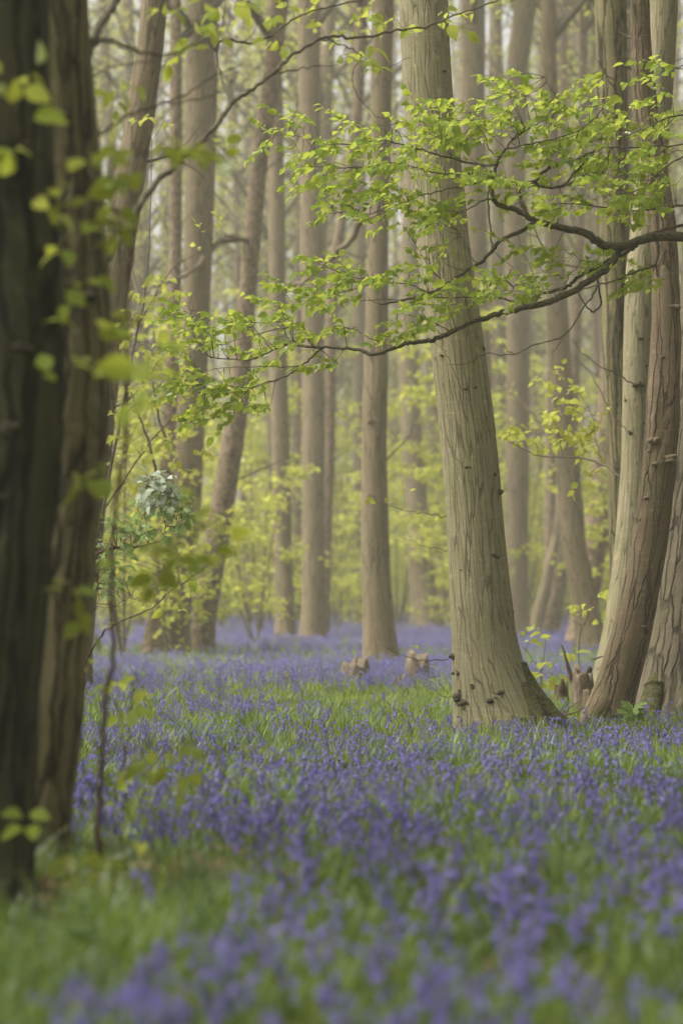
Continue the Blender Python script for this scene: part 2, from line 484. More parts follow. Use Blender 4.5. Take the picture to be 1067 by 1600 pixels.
class Spray:
    """leaves of one plant: the largest become objects of their own, the rest one joined part"""

    def __init__(self, origin):
        self.o = np.asarray(origin, float); self.p = []; self.d = []; self.n = []; self.s = []

    def leaf(self, p, d, n, s):
        self.p.append(p); self.d.append(d); self.n.append(n); self.s.append(s)

    def twiglet(self, a, b, n, size, mb=None, r=.0016, upw=.9, spread=.9, sm=.18):
        """leaves alternate along the twiglet a -> b"""
        a = np.asarray(a, float); b = np.asarray(b, float)
        ax = unit(b - a)
        side = unit(np.cross(ax, [0, 0, 1.0]) + 1e-4)
        for k in range(n):
            t = (k + .6) / n
            p = a + (b - a) * t + rng.normal(0, .006, 3)
            sg = 1 if k % 2 else -1
            d = ax * .75 + side * sg * spread + rng.normal(0, .35, 3) + np.array([0, 0, -.18])
            if k == n - 1: d = ax + rng.normal(0, .25, 3)
            nn = np.array([0, -.35, upw]) + rng.normal(0, .55, 3)
            self.leaf(p, d, nn, size * (1 + rng.normal(0, sm)))
        if mb is not None:
            m = (a + b) / 2 + rng.normal(0, .01, 3)
            mb.tube(spline([a - self.o, m - self.o, b - self.o], 5), np.linspace(r, r * .5, 5), 4)

    def build(self, parent, mat, n_ind, origin=None, rest_name="foliage"):
        o = self.o if origin is None else np.asarray(origin)
        p = np.array(self.p) - o; d = np.array(self.d); n = np.array(self.n); s = np.clip(np.array(self.s), .02, .2)
        order = rng.permutation(len(p)) if len(p) > n_ind else np.arange(len(p))
        S, D, Nn = frames(d, n)
        for c, q in enumerate(order[:n_ind]):
            ob = bpy.data.objects.new("leaf", leaf_mesh(mat, c % 2))
            COL.objects.link(ob); ob.parent = parent
            M = Matrix.Identity(4)
            for r in range(3):
                M[r][0], M[r][1], M[r][2], M[r][3] = S[q][r] * s[q], D[q][r] * s[q], Nn[q][r] * s[q], p[q][r]
            ob.matrix_basis = M
        rest = order[n_ind:]
        if len(rest):
            mb = MB()
            h = len(rest) // 2
            add_leaves(mb, LEAF_FINE, p[rest[:h]], d[rest[:h]], n[rest[:h]], s[rest[:h]])
            add_leaves(mb, LEAF_FINE2, p[rest[h:]], d[rest[h:]], n[rest[h:]], s[rest[h:]])
            ob = mb.build(rest_name, mat, parent); ob["kind"] = "stuff"


# ------------------------------------------------------------------ crowns shared by the trees (all above the picture)
def crown_mesh(seed, leaves, spread, height, lsize):
    r = np.random.default_rng(seed)
    wood = MB(); lf = MB(); pos = []
    n_limb = 11
    for k in range(n_limb):
        z0 = height * (.02 + .75 * k / n_limb)
        az = k * 2.4 + r.normal(0, .3)
        L = spread * (1.05 - .5 * k / n_limb) * r.uniform(.8, 1.15)
        out = np.array([math.cos(az), math.sin(az), 0])
        pts = np.array([[0, 0, z0], out * L * .35 + [0, 0, z0 + L * .35], out * L * .7 + [0, 0, z0 + L * .62] + r.normal(0, .15, 3), out * L + [0, 0, z0 + L * .8] + r.normal(0, .2, 3)])
        sp = spline(pts, 10)
        wood.tube(sp, np.linspace(.075, .012, 10), 6)
        for q in range(7):
            f = r.uniform(.25, 1)
            a = sp[int(f * 9)]
            dv = unit(out * .6 + r.normal(0, .7, 3) + [0, 0, .25])
            l2 = L * r.uniform(.25, .5)
            b = a + dv * l2
            s2 = spline([a, (a + b) / 2 + r.normal(0, .1, 3), b], 6)
            wood.tube(s2, np.linspace(.02, .004, 6), 4)
            for w in range(4):
                c = s2[r.integers(2, 6)]
                e = c + unit(dv * .5 + r.normal(0, .8, 3)) * l2 * .5
                wood.tube([c, (c + e) / 2 + r.normal(0, .04, 3), e], [.007, .005, .003], 3)
                pos.append((c, e))
    m = max(1, leaves // len(pos))
    A = np.array([p[0] for p in pos]); B = np.array([p[1] for p in pos])
    t = r.uniform(.1, 1.1, (len(pos), m, 1))
    Pn = (A[:, None] + (B - A)[:, None] * t + r.normal(0, .09, (len(pos), m, 3))).reshape(-1, 3)
    add_leaves(lf, LEAF_LOW, Pn, r.normal(0, 1, Pn.shape) + [0, 0, -.2], r.normal(0, .5, Pn.shape) + [0, 0, .8], r.uniform(.7, 1.2, len(Pn)) * lsize)
    return wood, lf


CROWNS = []
for k in range(4):
    w, l = crown_mesh(100 + k, 1300, 3.6, 7.5, .14)
    CROWNS.append((w.mesh("crown_limbs", [M_LIMB]), l.mesh("crown_leaves", [M_LEAF_YEL])))


def trunk_mesh(base, P3, R, mat, segs, step, amp, ridge_u, flare, flare_h, twist=0.0, lobes=.05, seed=0.0):
    """P3: centre line world points bottom to top, R radii; horizontal rings"""
    z = P3[:, 2]
    n = max(6, int((z[-1] - z[0]) / step))
    zz = np.linspace(z[0], z[-1], n)
    cx = np.interp(zz, z, P3[:, 0]); cyy = np.interp(zz, z, P3[:, 1]); rr = np.interp(zz, z, R)
    # smooth the linear interpolation a little
    k = max(1, int(.35 / step)); ker = np.hanning(2 * k + 1); ker /= ker.sum()
    def sm(a):
        return np.convolve(np.concatenate([2 * a[0] - a[k:0:-1], a, 2 * a[-1] - a[-2:-k - 2:-1]]), ker, 'valid')
    cx, cyy, rr = sm(cx), sm(cyy), sm(rr)
    th = np.arange(segs + 1) / segs * 2 * math.pi
    TH, ZZ = np.meshgrid(th, zz)
    ph = TH + math.pi / 2                                   # seam faces away from the camera
    per = TH / (2 * math.pi)
    hz = np.clip(ZZ - base[2], 0, None)
    circ = 2 * math.pi * rr.mean()
    u = per * max(6, round(circ * ridge_u))
    wob = vnoise(per * 8 + seed * 3.3, ZZ * 1.3 + seed) * 2.2
    ridg = 1 - np.abs(2 * vnoise(u + wob, ZZ * 2.4 + seed) - 1)
    ridg2 = vnoise(u * 2.3 + wob, ZZ * 7 + seed)
    low = vnoise(per * 4 * 1.0 + seed, ZZ * .9 + seed) - .5
    edge = np.minimum(per, 1 - per); fade = np.clip(edge / .06, 0, 1)
    rad = rr[:, None] * (1 + lobes * 2 * low * fade) + amp * ((ridg - .5) * .9 + (ridg2 - .5) * .7) * fade
    fl = flare * np.exp(-hz / flare_h) * (1 + .55 * np.sin(5 * ph + seed * 2) + .3 * np.sin(3 * ph + seed))
    rad = rad * (1 + np.clip(fl, 0, None))
    X = cx[:, None] + rad * np.cos(ph); Y = cyy[:, None] + rad * np.sin(ph)
    V = np.stack([X, Y, ZZ], -1).reshape(-1, 3) - base
    UV = np.stack([per * circ + seed * 3, ZZ], -1).reshape(-1, 2)
    s1 = segs + 1
    i = np.arange(n - 1)[:, None] * s1; j = np.arange(segs)[None, :]
    F = np.stack([i + j, i + j + 1, i + s1 + j + 1, i + s1 + j], -1).reshape(-1, 4)
    mb = MB(); mb.add(V, F, UV)
    return mb


TREES = {}
_tree_count = [0]


def tree(name, label, pts, d, mat, top=17.0, segs=28, step=.12, amp=.006, ridge_u=30, flare=.25, flare_h=.22, crown=True, group=None, cdz=None, lobes=.05, part="trunk", dd=None, root=None, crown_scale=1.0):
    """pts: (photo x, photo y, photo width) top to bottom, as seen at distance d; dd gives each point its own depth offset"""
    _tree_count[0] += 1
    seed = _tree_count[0] * 1.37
    pts = sorted(pts, key=lambda q: -q[1])
    W = []; R = []
    for q, (px, py, w) in enumerate(pts):
        dq = d + (dd[q] if dd else 0)
        W.append(P(px, py, dq)); R.append(w / 2 * dq / FPX)
    W = np.array(W); R = np.array(R)
    g = float(ground(W[0][0], W[0][1]))
    base = np.array([W[0][0], W[0][1], g])
    # down into the soil, up out of the picture
    W = np.vstack([[W[0][0] - (W[1][0] - W[0][0]) * .02, W[0][1], min(W[0][2], g) - .25], W]); R = np.concatenate([[R[0] * 1.03], R])
    tz = W[-1][2]
    slope = (W[-1] - W[-2]) / max(.2, (W[-1][2] - W[-2][2]))
    ext = []; er = []
    hc = cdz if cdz is not None else max(tz + .8, 7.5)
    topz = max(top, hc + 5, tz + 3)
    p = W[-1].copy(); stepz = .5
    while p[2] < topz:
        k = max(0.0, 1 - (p[2] - tz) / max(.8, hc - tz))
        p = p + np.array([slope[0] * k, slope[1] * k, 1.0]) * stepz
        ext.append(p.copy()); er.append(R[-1] * (1 - .75 * (p[2] - tz) / (topz - tz + .6)))
    W = np.vstack([W, ext]); R = np.concatenate([R, er])
    if root is None:
        root = empty(name, base, label, "tree", group)
    else:
        base = np.array(root.location)
    mbx = trunk_mesh(base, W, R, mat, segs, step, amp, ridge_u, flare, flare_h, lobes=lobes, seed=seed)
    tr = mbx.build(part, mat, root)
    if crown:
        q = np.array([np.interp(hc, W[:, 2], W[:, c]) for c in range(3)]) - base
        c = CROWNS[_tree_count[0] % 4]
        cr = bpy.data.objects.new("crown", c[0]); lf = bpy.data.objects.new("foliage", c[1])
        COL.objects.link(cr); COL.objects.link(lf)
        cr.parent = root; lf.parent = cr; lf["kind"] = "stuff"
        cr.location = q; cr.rotation_euler = (0, 0, seed * 2.1)
        cr.scale = (crown_scale,) * 3
    TREES[label] = root
    root["_line"] = 0
    return root, W, R


def px_line(pts, d0, d1=None, n=None, wig=.004):
    """photo polyline -> world, depth running from d0 to d1"""
    d1 = d0 if d1 is None else d1
    n = n or max(6, 4 * len(pts))
    k = len(pts)
    W = np.array([P(x, y, d0 + (d1 - d0) * q / max(1, k - 1)) for q, (x, y) in enumerate(pts)])
    S = spline(W, n)
    S[1:-1] += rng.normal(0, wig, (n - 2, 3)) * np.array([1, 1, 1])
    return S


#@@TREES
# ---- the sharp tree in the middle distance
MD = 17.0
main_tree, MW, MR = tree("chestnut_tree", "stout pale trunk in sharp focus with cracked bark and burrs near its foot",
    [(661, 0, 78), (667, 130, 76), (680, 250, 80), (693, 400, 84), (713, 540, 84), (734, 700, 88), (741, 800, 88), (749, 900, 92), (756, 1000, 99), (764, 1050, 112), (775, 1090, 132), (785, 1120, 150), (797, 1145, 168), (803, 1160, 178)],
    MD, M_MAIN, segs=128, step=.02, amp=.005, ridge_u=44, flare=.10, flare_h=.12, lobes=.045, cdz=8.0)


def surf(root, W, R, px, py, d):
    """point on the camera side of a trunk under a photo pixel"""
    p = P(px, py, d)
    c = np.array([np.interp(p[2], W[:, 2], W[:, k]) for k in range(3)]); r = np.interp(p[2], W[:, 2], R)
    x = np.clip(p[0] - c[0], -r * .97, r * .97)
    y = -math.sqrt(max(0, r * r - x * x))
    nrm = unit(np.array([x, y, 0]))
    return np.array([c[0] + x, c[1] + y, p[2]]), nrm


def burr(root, W, R, px, py, d, size, spikes=5):
    """a knotty bark burr with short dead shoots"""
    p, n = surf(root, W, R, px, py, d)
    p = p - np.array(root.location)
    mb = MB()
    for k in range(5 if size > .03 else 3):
        q = p + rng.normal(0, size * .35, 3) * np.array([1, .3, .6])
        m = 6; th = np.arange(m) / m * 2 * math.pi
        side = unit(np.cross(n, [0, 0, 1.0])); up = np.array([0, 0, 1.0])
        r = size * rng.uniform(.35, .6)
        rings = []
        for f, h in ((1, -.3), (.9, .3), (.5, .7)):
            rings.append(q + r * f * rng.uniform(.75, 1.2, (m, 1)) * (np.cos(th)[:, None] * side * 1.3 + np.sin(th)[:, None] * up * .8) + n * r * h)
        V = np.vstack(rings + [(q + n * r * .8)[None]])
        i = np.arange(2)[:, None] * m; j = np.arange(m)[None, :]; kk = (j + 1) % m
        F = np.stack([i + j, i + kk, i + m + kk, i + m + j], -1).reshape(-1, 4)
        b = mb.n; mb.add(V, F)
        mb.F.append(np.stack([2 * m + j[0], 2 * m + kk[0], np.full(m, 3 * m)], 1) + b); mb.M.append(np.zeros(m))
    for k in range(spikes):
        q = p + rng.normal(0, size * .3, 3)
        v = unit(n + rng.normal(0, .7, 3)) * size * rng.uniform(.4, 1.0)
        mb.tube([q, q + v * .5 + rng.normal(0, size * .08, 3), q + v], [size * .07, size * .05, size * .025], 4)
    return mb.build("burr", M_BURR, root)


for px, py, s in ((725, 612, .018), (740, 610, .022), (730, 732, .03), (771, 742, .02), (779, 770, .035), (771, 870, .03), (719, 890, .018), (799, 955, .025),
                  (745, 470, .03), (705, 1026, .045), (716, 1052, .04), (736, 1070, .035), (717, 1090, .07), (727, 1096, .06), (774, 1081, .05), (763, 1092, .04), (808, 1122, .045),
                  (716, 1130, .05), (814, 1072, .025), (690, 560, .018), (752, 545, .04), (700, 250, .02), (690, 118, .02)):
    burr(main_tree, MW, MR, px, py, MD, s)

def root_spur(root, pts, d0, d1, r0, r1, mat):
    o = np.array(root.location); mb = MB()
    L = px_line(pts, d0, d1, n=14, wig=.004)
    mb.tube(L - o, np.linspace(r0, r1, 14) * (1 + .15 * (vnoise(np.arange(14) * .8, np.zeros(14) + r0 * 90) - .5)), 14)
    return mb.build("root", mat, root)


M_MOSS = plain_mat("mossy_root", (.045, .05, .012), (.13, .115, .05), 34, bump=1.2)
root_spur(main_tree, [(806, 1045), (830, 1082), (856, 1110), (884, 1134), (915, 1155)], 16.95, 16.75, .085, .035, M_MOSS)
root_spur(main_tree, [(812, 1075), (834, 1108), (852, 1138), (868, 1162)], 16.85, 16.6, .07, .03, M_MOSS)
root_spur(main_tree, [(742, 1100), (728, 1128), (714, 1150), (700, 1162)], 16.95, 16.75, .085, .03, M_MAIN)
root_spur(main_tree, [(772, 1110), (770, 1138), (766, 1165)], 16.85, 16.6, .085, .04, M_MAIN)

# thin shoots growing from the main trunk
def shoots(root, lines, mat_leaf, leaf_n, size, matw=M_TWIG):
    o = np.array(root.location)
    mb = MB(); sp = Spray(o)
    for pts, d0, d1, r, ends in lines:
        L = px_line(pts, d0, d1, wig=.006)
        mb.tube(L - o, np.linspace(r, r * .4, len(L)), 5)
        for (ex, ey) in ends:
            e = P(ex, ey, d1)
            sp.twiglet(e - np.array([.05, 0, -.01]), e + rng.normal(0, .03, 3) + np.array([.03, 0, 0]), leaf_n, size)
    b = mb.build("shoot", matw, root); b["kind"] = "stuff"
    if sp.p:
        sp.build(b, mat_leaf, 300)
    return b


shoots(main_tree, [
    ([(700, 1030), (660, 1032), (620, 1020), (595, 1008)], 17.0, 16.7, .004, [(650, 1010), (668, 1040)]),
    ([(697, 806), (660, 802), (625, 796), (600, 786)], 17.0, 17.2, .004, [(582, 782), (607, 782), (637, 772), (690, 812)]),
    ([(703, 860), (660, 852), (625, 838)], 17.0, 17.2, .003, []),
    ([(725, 730), (712, 715), (704, 690), (700, 655)], 16.75, 16.7, .0025, []),
    ([(722, 612), (705, 570), (690, 545), (672, 525)], 16.75, 16.6, .0025, []),
    ([(700, 1085), (685, 1065), (672, 1045), (667, 1030)], 16.9, 16.8, .0025, [(665, 1066)]),
    ([(710, 1090), (690, 1085), (672, 1075), (660, 1070)], 16.9, 16.6, .0025, []),
], M_LEAF_YEL, 3, .045)

# ---- the two dark trunks at the left edge
D1, D2 = 7.35, 8.5
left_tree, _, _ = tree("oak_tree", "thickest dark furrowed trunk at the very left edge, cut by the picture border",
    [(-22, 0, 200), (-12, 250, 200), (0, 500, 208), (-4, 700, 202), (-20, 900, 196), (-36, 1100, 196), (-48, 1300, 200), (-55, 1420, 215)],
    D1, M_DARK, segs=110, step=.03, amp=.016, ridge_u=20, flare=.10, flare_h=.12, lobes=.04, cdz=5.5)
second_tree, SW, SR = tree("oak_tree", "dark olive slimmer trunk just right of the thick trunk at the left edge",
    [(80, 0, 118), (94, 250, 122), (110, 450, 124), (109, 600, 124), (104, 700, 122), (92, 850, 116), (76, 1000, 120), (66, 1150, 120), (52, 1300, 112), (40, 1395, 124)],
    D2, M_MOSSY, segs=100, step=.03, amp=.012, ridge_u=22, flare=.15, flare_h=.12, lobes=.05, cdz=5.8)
for px, py, s in ((40, 545, .05), (25, 680, .05), (45, 560, .03), (20, 780, .03)):
    burr(left_tree, *[np.array(q) for q in (_,)] if False else (np.vstack([[-.9, D1, -1], [-.9, D1, 9]]) * 0 + np.array([[P(-4, 700, D1)[0], D1, -1], [P(-4, 700, D1)[0], D1, 9]]), np.array([.195, .195])), px, py, D1, s, 3)
for px, py, s in ((142, 470, .045), (150, 590, .03), (128, 820, .03), (150, 300, .035)):
    burr(second_tree, SW, SR, px, py, D2, s, 4)

# ---- trunks at the right edge
RD = 17.6
straight_tree, W1, R1 = tree("chestnut_tree", "straight pale trunk with dark paired knots, right behind the curved reddish trunk",
    [(1036, 0, 46), (1030, 120, 46), (1014, 300, 46), (1000, 430, 48), (996, 540, 46), (994, 640, 45), (992, 720, 44), (985, 820, 46), (976, 920, 48), (966, 1000, 54), (955, 1075, 64)],
    20.5, M_MAIN, segs=64, step=.04, amp=.004, ridge_u=34, cdz=9)
for px, py, s in ((997, 531, .03), (1013, 531, .03), (994, 603, .055), (1005, 573, .022), (976, 625, .03), (1005, 662, .028), (981, 677, .028)):
    burr(straight_tree, W1, R1, px, py, 20.5, s, 5)
shoots(straight_tree, [([(992, 602), (965, 585), (935, 570), (905, 548), (893, 530)], 20.2, 19.9, .006, []),
                       ([(978, 674), (960, 650), (945, 625), (925, 590), (905, 565)], 20.2, 20.4, .006, [])], M_LEAF_YEL, 0, .05)
curved_tree, W2, R2 = tree("leaning_tree", "curved bare reddish trunk at the right, hollowed and mostly stripped of bark",
    [(998, 0, 28), (1001, 90, 30), (1006, 170, 36), (1022, 260, 40), (1034, 350, 42), (1040, 450, 44), (1040, 550, 48), (1038, 620, 50), (1034, 690, 52), (1026, 760, 52), (1013, 850, 56), (996, 940, 60), (978, 1020, 62), (962, 1075, 66), (946, 1120, 74), (936, 1150, 84)],
    RD, M_DEAD, segs=90, step=.025, amp=.012, ridge_u=16, flare=.12, flare_h=.12, lobes=.12, cdz=8)
for px, py, s in ((1018, 690, .05), (1012, 705, .04), (1040, 715, .06), (1022, 725, .04), (1006, 778, .025), (997, 812, .02), (1032, 880, .03), (1002, 978, .03), (990, 1012, .02), (1050, 480, .05), (984, 1040, .02), (1030, 560, .03)):
    b = burr(curved_tree, W2, R2, px, py, RD, s, 4)
    b.data.materials[0] = M_DEAD
rough_tree, W3, R3 = tree("oak_tree", "grey deeply ridged trunk with a mossy foot, cut by the lower right edge",
    [(1128, 400, 120), (1118, 600, 124), (1106, 750, 128), (1094, 850, 132), (1082, 950, 138), (1074, 1040, 146), (1070, 1090, 160), (1066, 1130, 180), (1062, 1155, 200)],
    18.6, M_ROUGH, segs=110, step=.03, amp=.02, ridge_u=22, flare=.22, flare_h=.16, lobes=.06, cdz=7.5)

root_spur(rough_tree, [(1035, 1050), (1012, 1095), (990, 1130), (972, 1156)], 18.42, 18.15, .08, .035, M_MOSS)
root_spur(rough_tree, [(1062, 1085), (1050, 1125), (1036, 1165)], 18.3, 18.05, .085, .04, M_MOSS)
root_spur(rough_tree, [(1022, 1070), (1020, 1110), (1012, 1160)], 18.33, 18.1, .08, .04, M_MOSS)
root_spur(curved_tree, [(952, 1085), (930, 1118), (906, 1142), (888, 1158)], 17.55, 17.3, .10, .03, M_DEAD)

# ---- trunks behind, out of focus: name, label, points, depth, bark
def bg_tree(label, pts, d, mat, name="chestnut_tree", **kw):
    kw.setdefault("segs", 22); kw.setdefault("step", .25); kw.setdefault("amp", .006)
    kw.setdefault("cdz", max(8.5, CAM_H + .2475 * d - .8)); kw.setdefault("top", kw["cdz"] + 6)
    return tree(name, label, pts, d, mat, **kw)


_bg = bg_tree


def bg_tree(label, pts, d, mat, name="chestnut_tree", **kw):
    root, W, Rr = _bg(label, pts, d, mat, name, **kw)
    o = np.array(root.location)
    for k in range(int(rng.integers(3, 7))):
        z = rng.uniform(2.5, min(15, 1 + .25 * d)); a = np.array([np.interp(z, W[:, 2], W[:, c]) for c in range(3)]); r = float(np.interp(z, W[:, 2], Rr))
        az = rng.uniform(0, 6.28); v = np.array([math.cos(az), math.sin(az) * .7, rng.uniform(-.1, .9)]) * rng.uniform(.4, 1.3)
        mb = MB(); m = a + v * .5 + rng.normal(0, .12, 3); e = a + v
        L = spline([a - o, m - o, e - o], 8); r0 = min(.022, r * .2) * rng.uniform(.5, 1)
        mb.tube(L, np.linspace(r0, r0 * .3, 8), 5)
        for q in range(4):
            b = L[rng.integers(3, 8)]; w = unit(v + rng.normal(0, 1.2, 3)) * rng.uniform(.25, .8)
            mb.tube([b, b + w * .5 + rng.normal(0, .04, 3), b + w], [r0 * .4, r0 * .3, r0 * .15], 4)
        mb.build("branch", M_TWIG, root)
    return root, W, Rr


centre_tree, CW, CR = bg_tree("pale blurred trunk standing right behind and between the two low stumps",
    [(598, 0, 34), (595, 200, 32), (590, 400, 33), (588, 540, 38), (584, 700, 39), (585, 800, 42), (587, 900, 45), (592, 980, 50), (596, 1045, 56)], 32.7, M_TAN, segs=32, step=.12)
bg_tree("broad greyish trunk left of the leaning scaly one, behind the silver-backed shrub",
    [(316, 0, 50), (314, 200, 48), (310, 400, 45), (300, 600, 46), (294, 750, 46), (284, 880, 46), (274, 960, 50), (266, 1030, 58)], 38.6, M_TAN)
bg_tree("thin brown scaly pole standing close to the left of the broad greyish trunk",
    [(275, 60, 18), (275, 200, 19), (274, 400, 20), (268, 600, 22), (258, 800, 24), (246, 950, 28), (238, 1030, 34)], 38.0, M_BROWN)
scaly_tree, _, _ = bg_tree("leaning scaly brown trunk left of centre, its foot joining the broad grey trunk's",
    [(438, 0, 28), (424, 120, 29), (404, 260, 28), (394, 380, 27), (384, 500, 29), (372, 640, 33), (352, 760, 37), (336, 860, 39), (320, 950, 40), (308, 1028, 46)], 39.5, M_BROWN)
bg_tree("smooth trunk leaning right at upper left, emerging from behind the dark olive trunk",
    [(242, 0, 40), (236, 60, 42), (217, 200, 45), (196, 320, 48), (178, 440, 48), (160, 620, 50), (140, 800, 52), (118, 1000, 58), (106, 1085, 66)], 24.0, M_TAN)
bg_tree("blurred trunk left of the twin-toned trunk, standing in the far bluebells",
    [(432, 300, 26), (434, 500, 27), (438, 700, 28), (442, 850, 28), (445, 950, 30), (446, 1008, 34)], 50.0, M_TAN)
bg_tree("twin-toned wide trunk with dark right flank, far bluebells at its foot",
    [(482, 0, 34), (484, 200, 36), (488, 400, 38), (490, 600, 36), (490, 750, 36), (490, 900, 36), (489, 1010, 40)], 48.8, M_TAN)
bg_tree("slim dark pole forking beside the twin-toned wide trunk",
    [(566, 0, 20), (560, 150, 18), (545, 280, 17), (524, 400, 18), (516, 520, 18), (514, 700, 19), (508, 850, 20), (502, 1004, 24)], 53.0, M_BROWN)
bg_tree("hazy trunk with a spreading foot, seen between the central pale trunk and the sharp trunk",
    [(652, 0, 28), (648, 200, 28), (640, 400, 30), (638, 560, 32), (644, 700, 33), (652, 820, 36), (660, 920, 42), (668, 992, 54)], 64.0, M_TAN)
bg_tree("slender hazy trunk half hidden by the left side of the sharp trunk",
    [(672, 500, 20), (676, 650, 21), (684, 800, 24), (694, 920, 27), (702, 985, 32)], 70.0, M_TAN)
bg_tree("upright hazy trunk behind the top of the sharp trunk, just right of it",
    [(740, 0, 36), (740, 200, 36), (744, 400, 34), (752, 600, 34), (762, 800, 36), (772, 1000, 42)], 52.0, M_TAN)
bg_tree("straight tan trunk to the right of the sharp trunk, thickest of those behind it",
    [(822, 0, 36), (808, 100, 34), (804, 260, 34), (806, 420, 36), (810, 560, 36), (808, 700, 37), (806, 850, 38), (806, 940, 40), (806, 1003, 46)], 54.0, M_TAN, name="beech_tree")
bg_tree("faint trunk squeezed between the sharp trunk and the straight tan trunk",
    [(778, 400, 22), (778, 600, 24), (780, 800, 25), (786, 985, 30)], 73.0, M_TAN)
bg_tree("slim dark stem at the top right, left one of a close pair",
    [(861, 0, 16), (862, 200, 16), (862, 400, 16), (860, 700, 18), (858, 995, 22)], 60.0, M_BROWN)
bg_tree("slim dark stem at the top right, right one of a close pair",
    [(879, 0, 13), (878, 200, 13), (872, 450, 14), (868, 700, 16), (866, 990, 20)], 64.0, M_BROWN)
bent_tree, BW, BR = bg_tree("bent greenish trunk leaning left as it rises, right of the straight tan trunk",
    [(862, 300, 30), (868, 450, 34), (876, 600, 36), (886, 720, 37), (896, 850, 38), (914, 950, 42), (928, 1025, 54)], 40.0, M_TAN)
bg_tree("leaning brownish trunk passing behind the bent greenish trunk",
    [(968, 300, 38), (962, 500, 40), (956, 620, 42), (948, 720, 44), (936, 800, 42), (926, 870, 40), (914, 950, 42), (905, 1018, 48)], 44.0, M_BROWN)
bg_tree("olive ridged trunk just left of and behind the straight pale trunk with knots",
    [(954, 0, 50), (956, 130, 48), (958, 300, 46), (960, 480, 44), (968, 700, 44), (975, 900, 46), (968, 1070, 54)], 22.0, M_MOSSY, segs=48, step=.08)
bg_tree("thin slanting stem, left of two crossing under the bent greenish trunk",
    [(884, 700, 14), (872, 830, 17), (854, 910, 19), (832, 998, 24)], 58.0, M_TAN)
bg_tree("thin slanting stem, right of two crossing under the bent greenish trunk",
    [(892, 700, 16), (884, 850, 20), (872, 930, 22), (856, 1003, 28)], 54.5, M_BROWN)

# bare limbs on the far trees
def limb(root, pts, d0, d1, r, mat=M_TAN):
    o = np.array(root.location); mb = MB()
    L = px_line(pts, d0, d1, wig=.02)
    mb.tube(L - o, np.linspace(r, r * .35, len(L)), 6)
    mb.build("branch", mat, root)


limb(scaly_tree, [(372, 372), (345, 378), (322, 402), (298, 425), (262, 440), (225, 458)], 39.5, 37, .06)
limb(scaly_tree, [(386, 375), (360, 370), (345, 374)], 39.4, 38.5, .05)
limb(centre_tree, [(580, 330), (540, 380), (505, 415), (470, 440), (450, 455)], 32.7, 35, .05)
limb(bent_tree, [(868, 700), (840, 660), (800, 615), (770, 608)], 40, 41, .04)

# ---- many more trunks farther off, alike in the haze
GREY = "pale slender trunk far off in the haze between the nearer trees"
for k in range(84):
    d = rng.uniform(66, 118)
    px = rng.uniform(-120, 1190)
    w = rng.uniform(.16, .46) * FPX / d
    lean = rng.normal(0, 30)
    by = HOR + CAM_H * FPX / d
    pts = [(px + lean, 0, w * .8), (px + lean * .6 + rng.normal(0, 5), 350, w * .85), (px + lean * .25 + rng.normal(0, 4), 700, w * .95), (px, by - 40, w * 1.05), (px, by, w * 1.3)]
    _bg(GREY, pts, d, (M_TAN, M_TAN, M_BROWN)[k % 3], segs=12, step=.8, group="distant trunks in the haze", cdz=rng.uniform(4.5, 15), top=30)

#@@SAPLINGS
# ---- young leafy saplings in the understorey
def sapling_proto(seed, h, nl, lsize, wide):
    r = np.random.default_rng(seed)
    st = MB(); lf = MB(); Pn = []
    nst = 3
    for q in range(nst):
        lean = r.normal(0, .12, 2)
        tip = np.array([lean[0] * h, lean[1] * h, h * r.uniform(.7, 1)])
        mid = tip * .5 + r.normal(0, .12, 3)
        s = spline([[0, 0, -.1], mid, tip], 12)
        st.tube(s, np.linspace(.022, .005, 12), 5)
        for b in range(12):
            a = s[r.integers(3, 12)]
            e = a + unit(r.normal(0, 1, 3) * [1, 1, .35] + [0, 0, .15]) * wide * r.uniform(.4, 1.0)
            st.tube(spline([a, (a + e) / 2 + r.normal(0, .05, 3), e], 5), np.linspace(.007, .002, 5), 3)
            for t in np.linspace(.3, 1, 5):
                c = a + (e - a) * t
                Pn += [c + r.normal(0, .09, 3) * [1, 1, .6] for _ in range(max(1, nl // (nst * 60)))]
    Pn = np.array(Pn)
    add_leaves(lf, LEAF_MID, Pn, r.normal(0, 1, Pn.shape) * [1, 1, .5], r.normal(0, .5, Pn.shape) + [0, -.3, .8], r.uniform(.7, 1.25, len(Pn)) * lsize)
    return st.mesh("stem", [M_TWIG]), lf.mesh("foliage", [M_LEAF_YEL])


PROTO = [sapling_proto(40 + k, (3.2, 5.2, 7.0, 2.2)[k], (1100, 1600, 2000, 800)[k], (.10, .11, .12, .09)[k], (1.0, 1.2, 1.5, .8)[k]) for k in range(4)]
SAP_LABEL = "yellow green leafy sapling blurred among the far trunks"
spots = []
for k in range(150):
    d = rng.uniform(60, 102) if k > 24 else rng.uniform(36, 60)
    q = rng.uniform(-60, 1130)
    if 760 < q < 950 and d < 70: d += 25
    spots.append((q, d, rng.integers(0, 4)))
for px, d, v in spots:
    x = (px - 533.5) / FPX * d
    r = empty("sapling", (x, d, float(ground(x, d))), SAP_LABEL, "sapling", "leafy saplings in the understorey")
    r.rotation_euler = (0, 0, rng.uniform(0, 6.28)); s = rng.uniform(.75, 1.35); r.scale = (s, s, s)
    for nm, me in zip(("stem", "foliage"), PROTO[v]):
        o = bpy.data.objects.new(nm, me); COL.objects.link(o); o.parent = r
        if nm == "foliage": o["kind"] = "stuff"

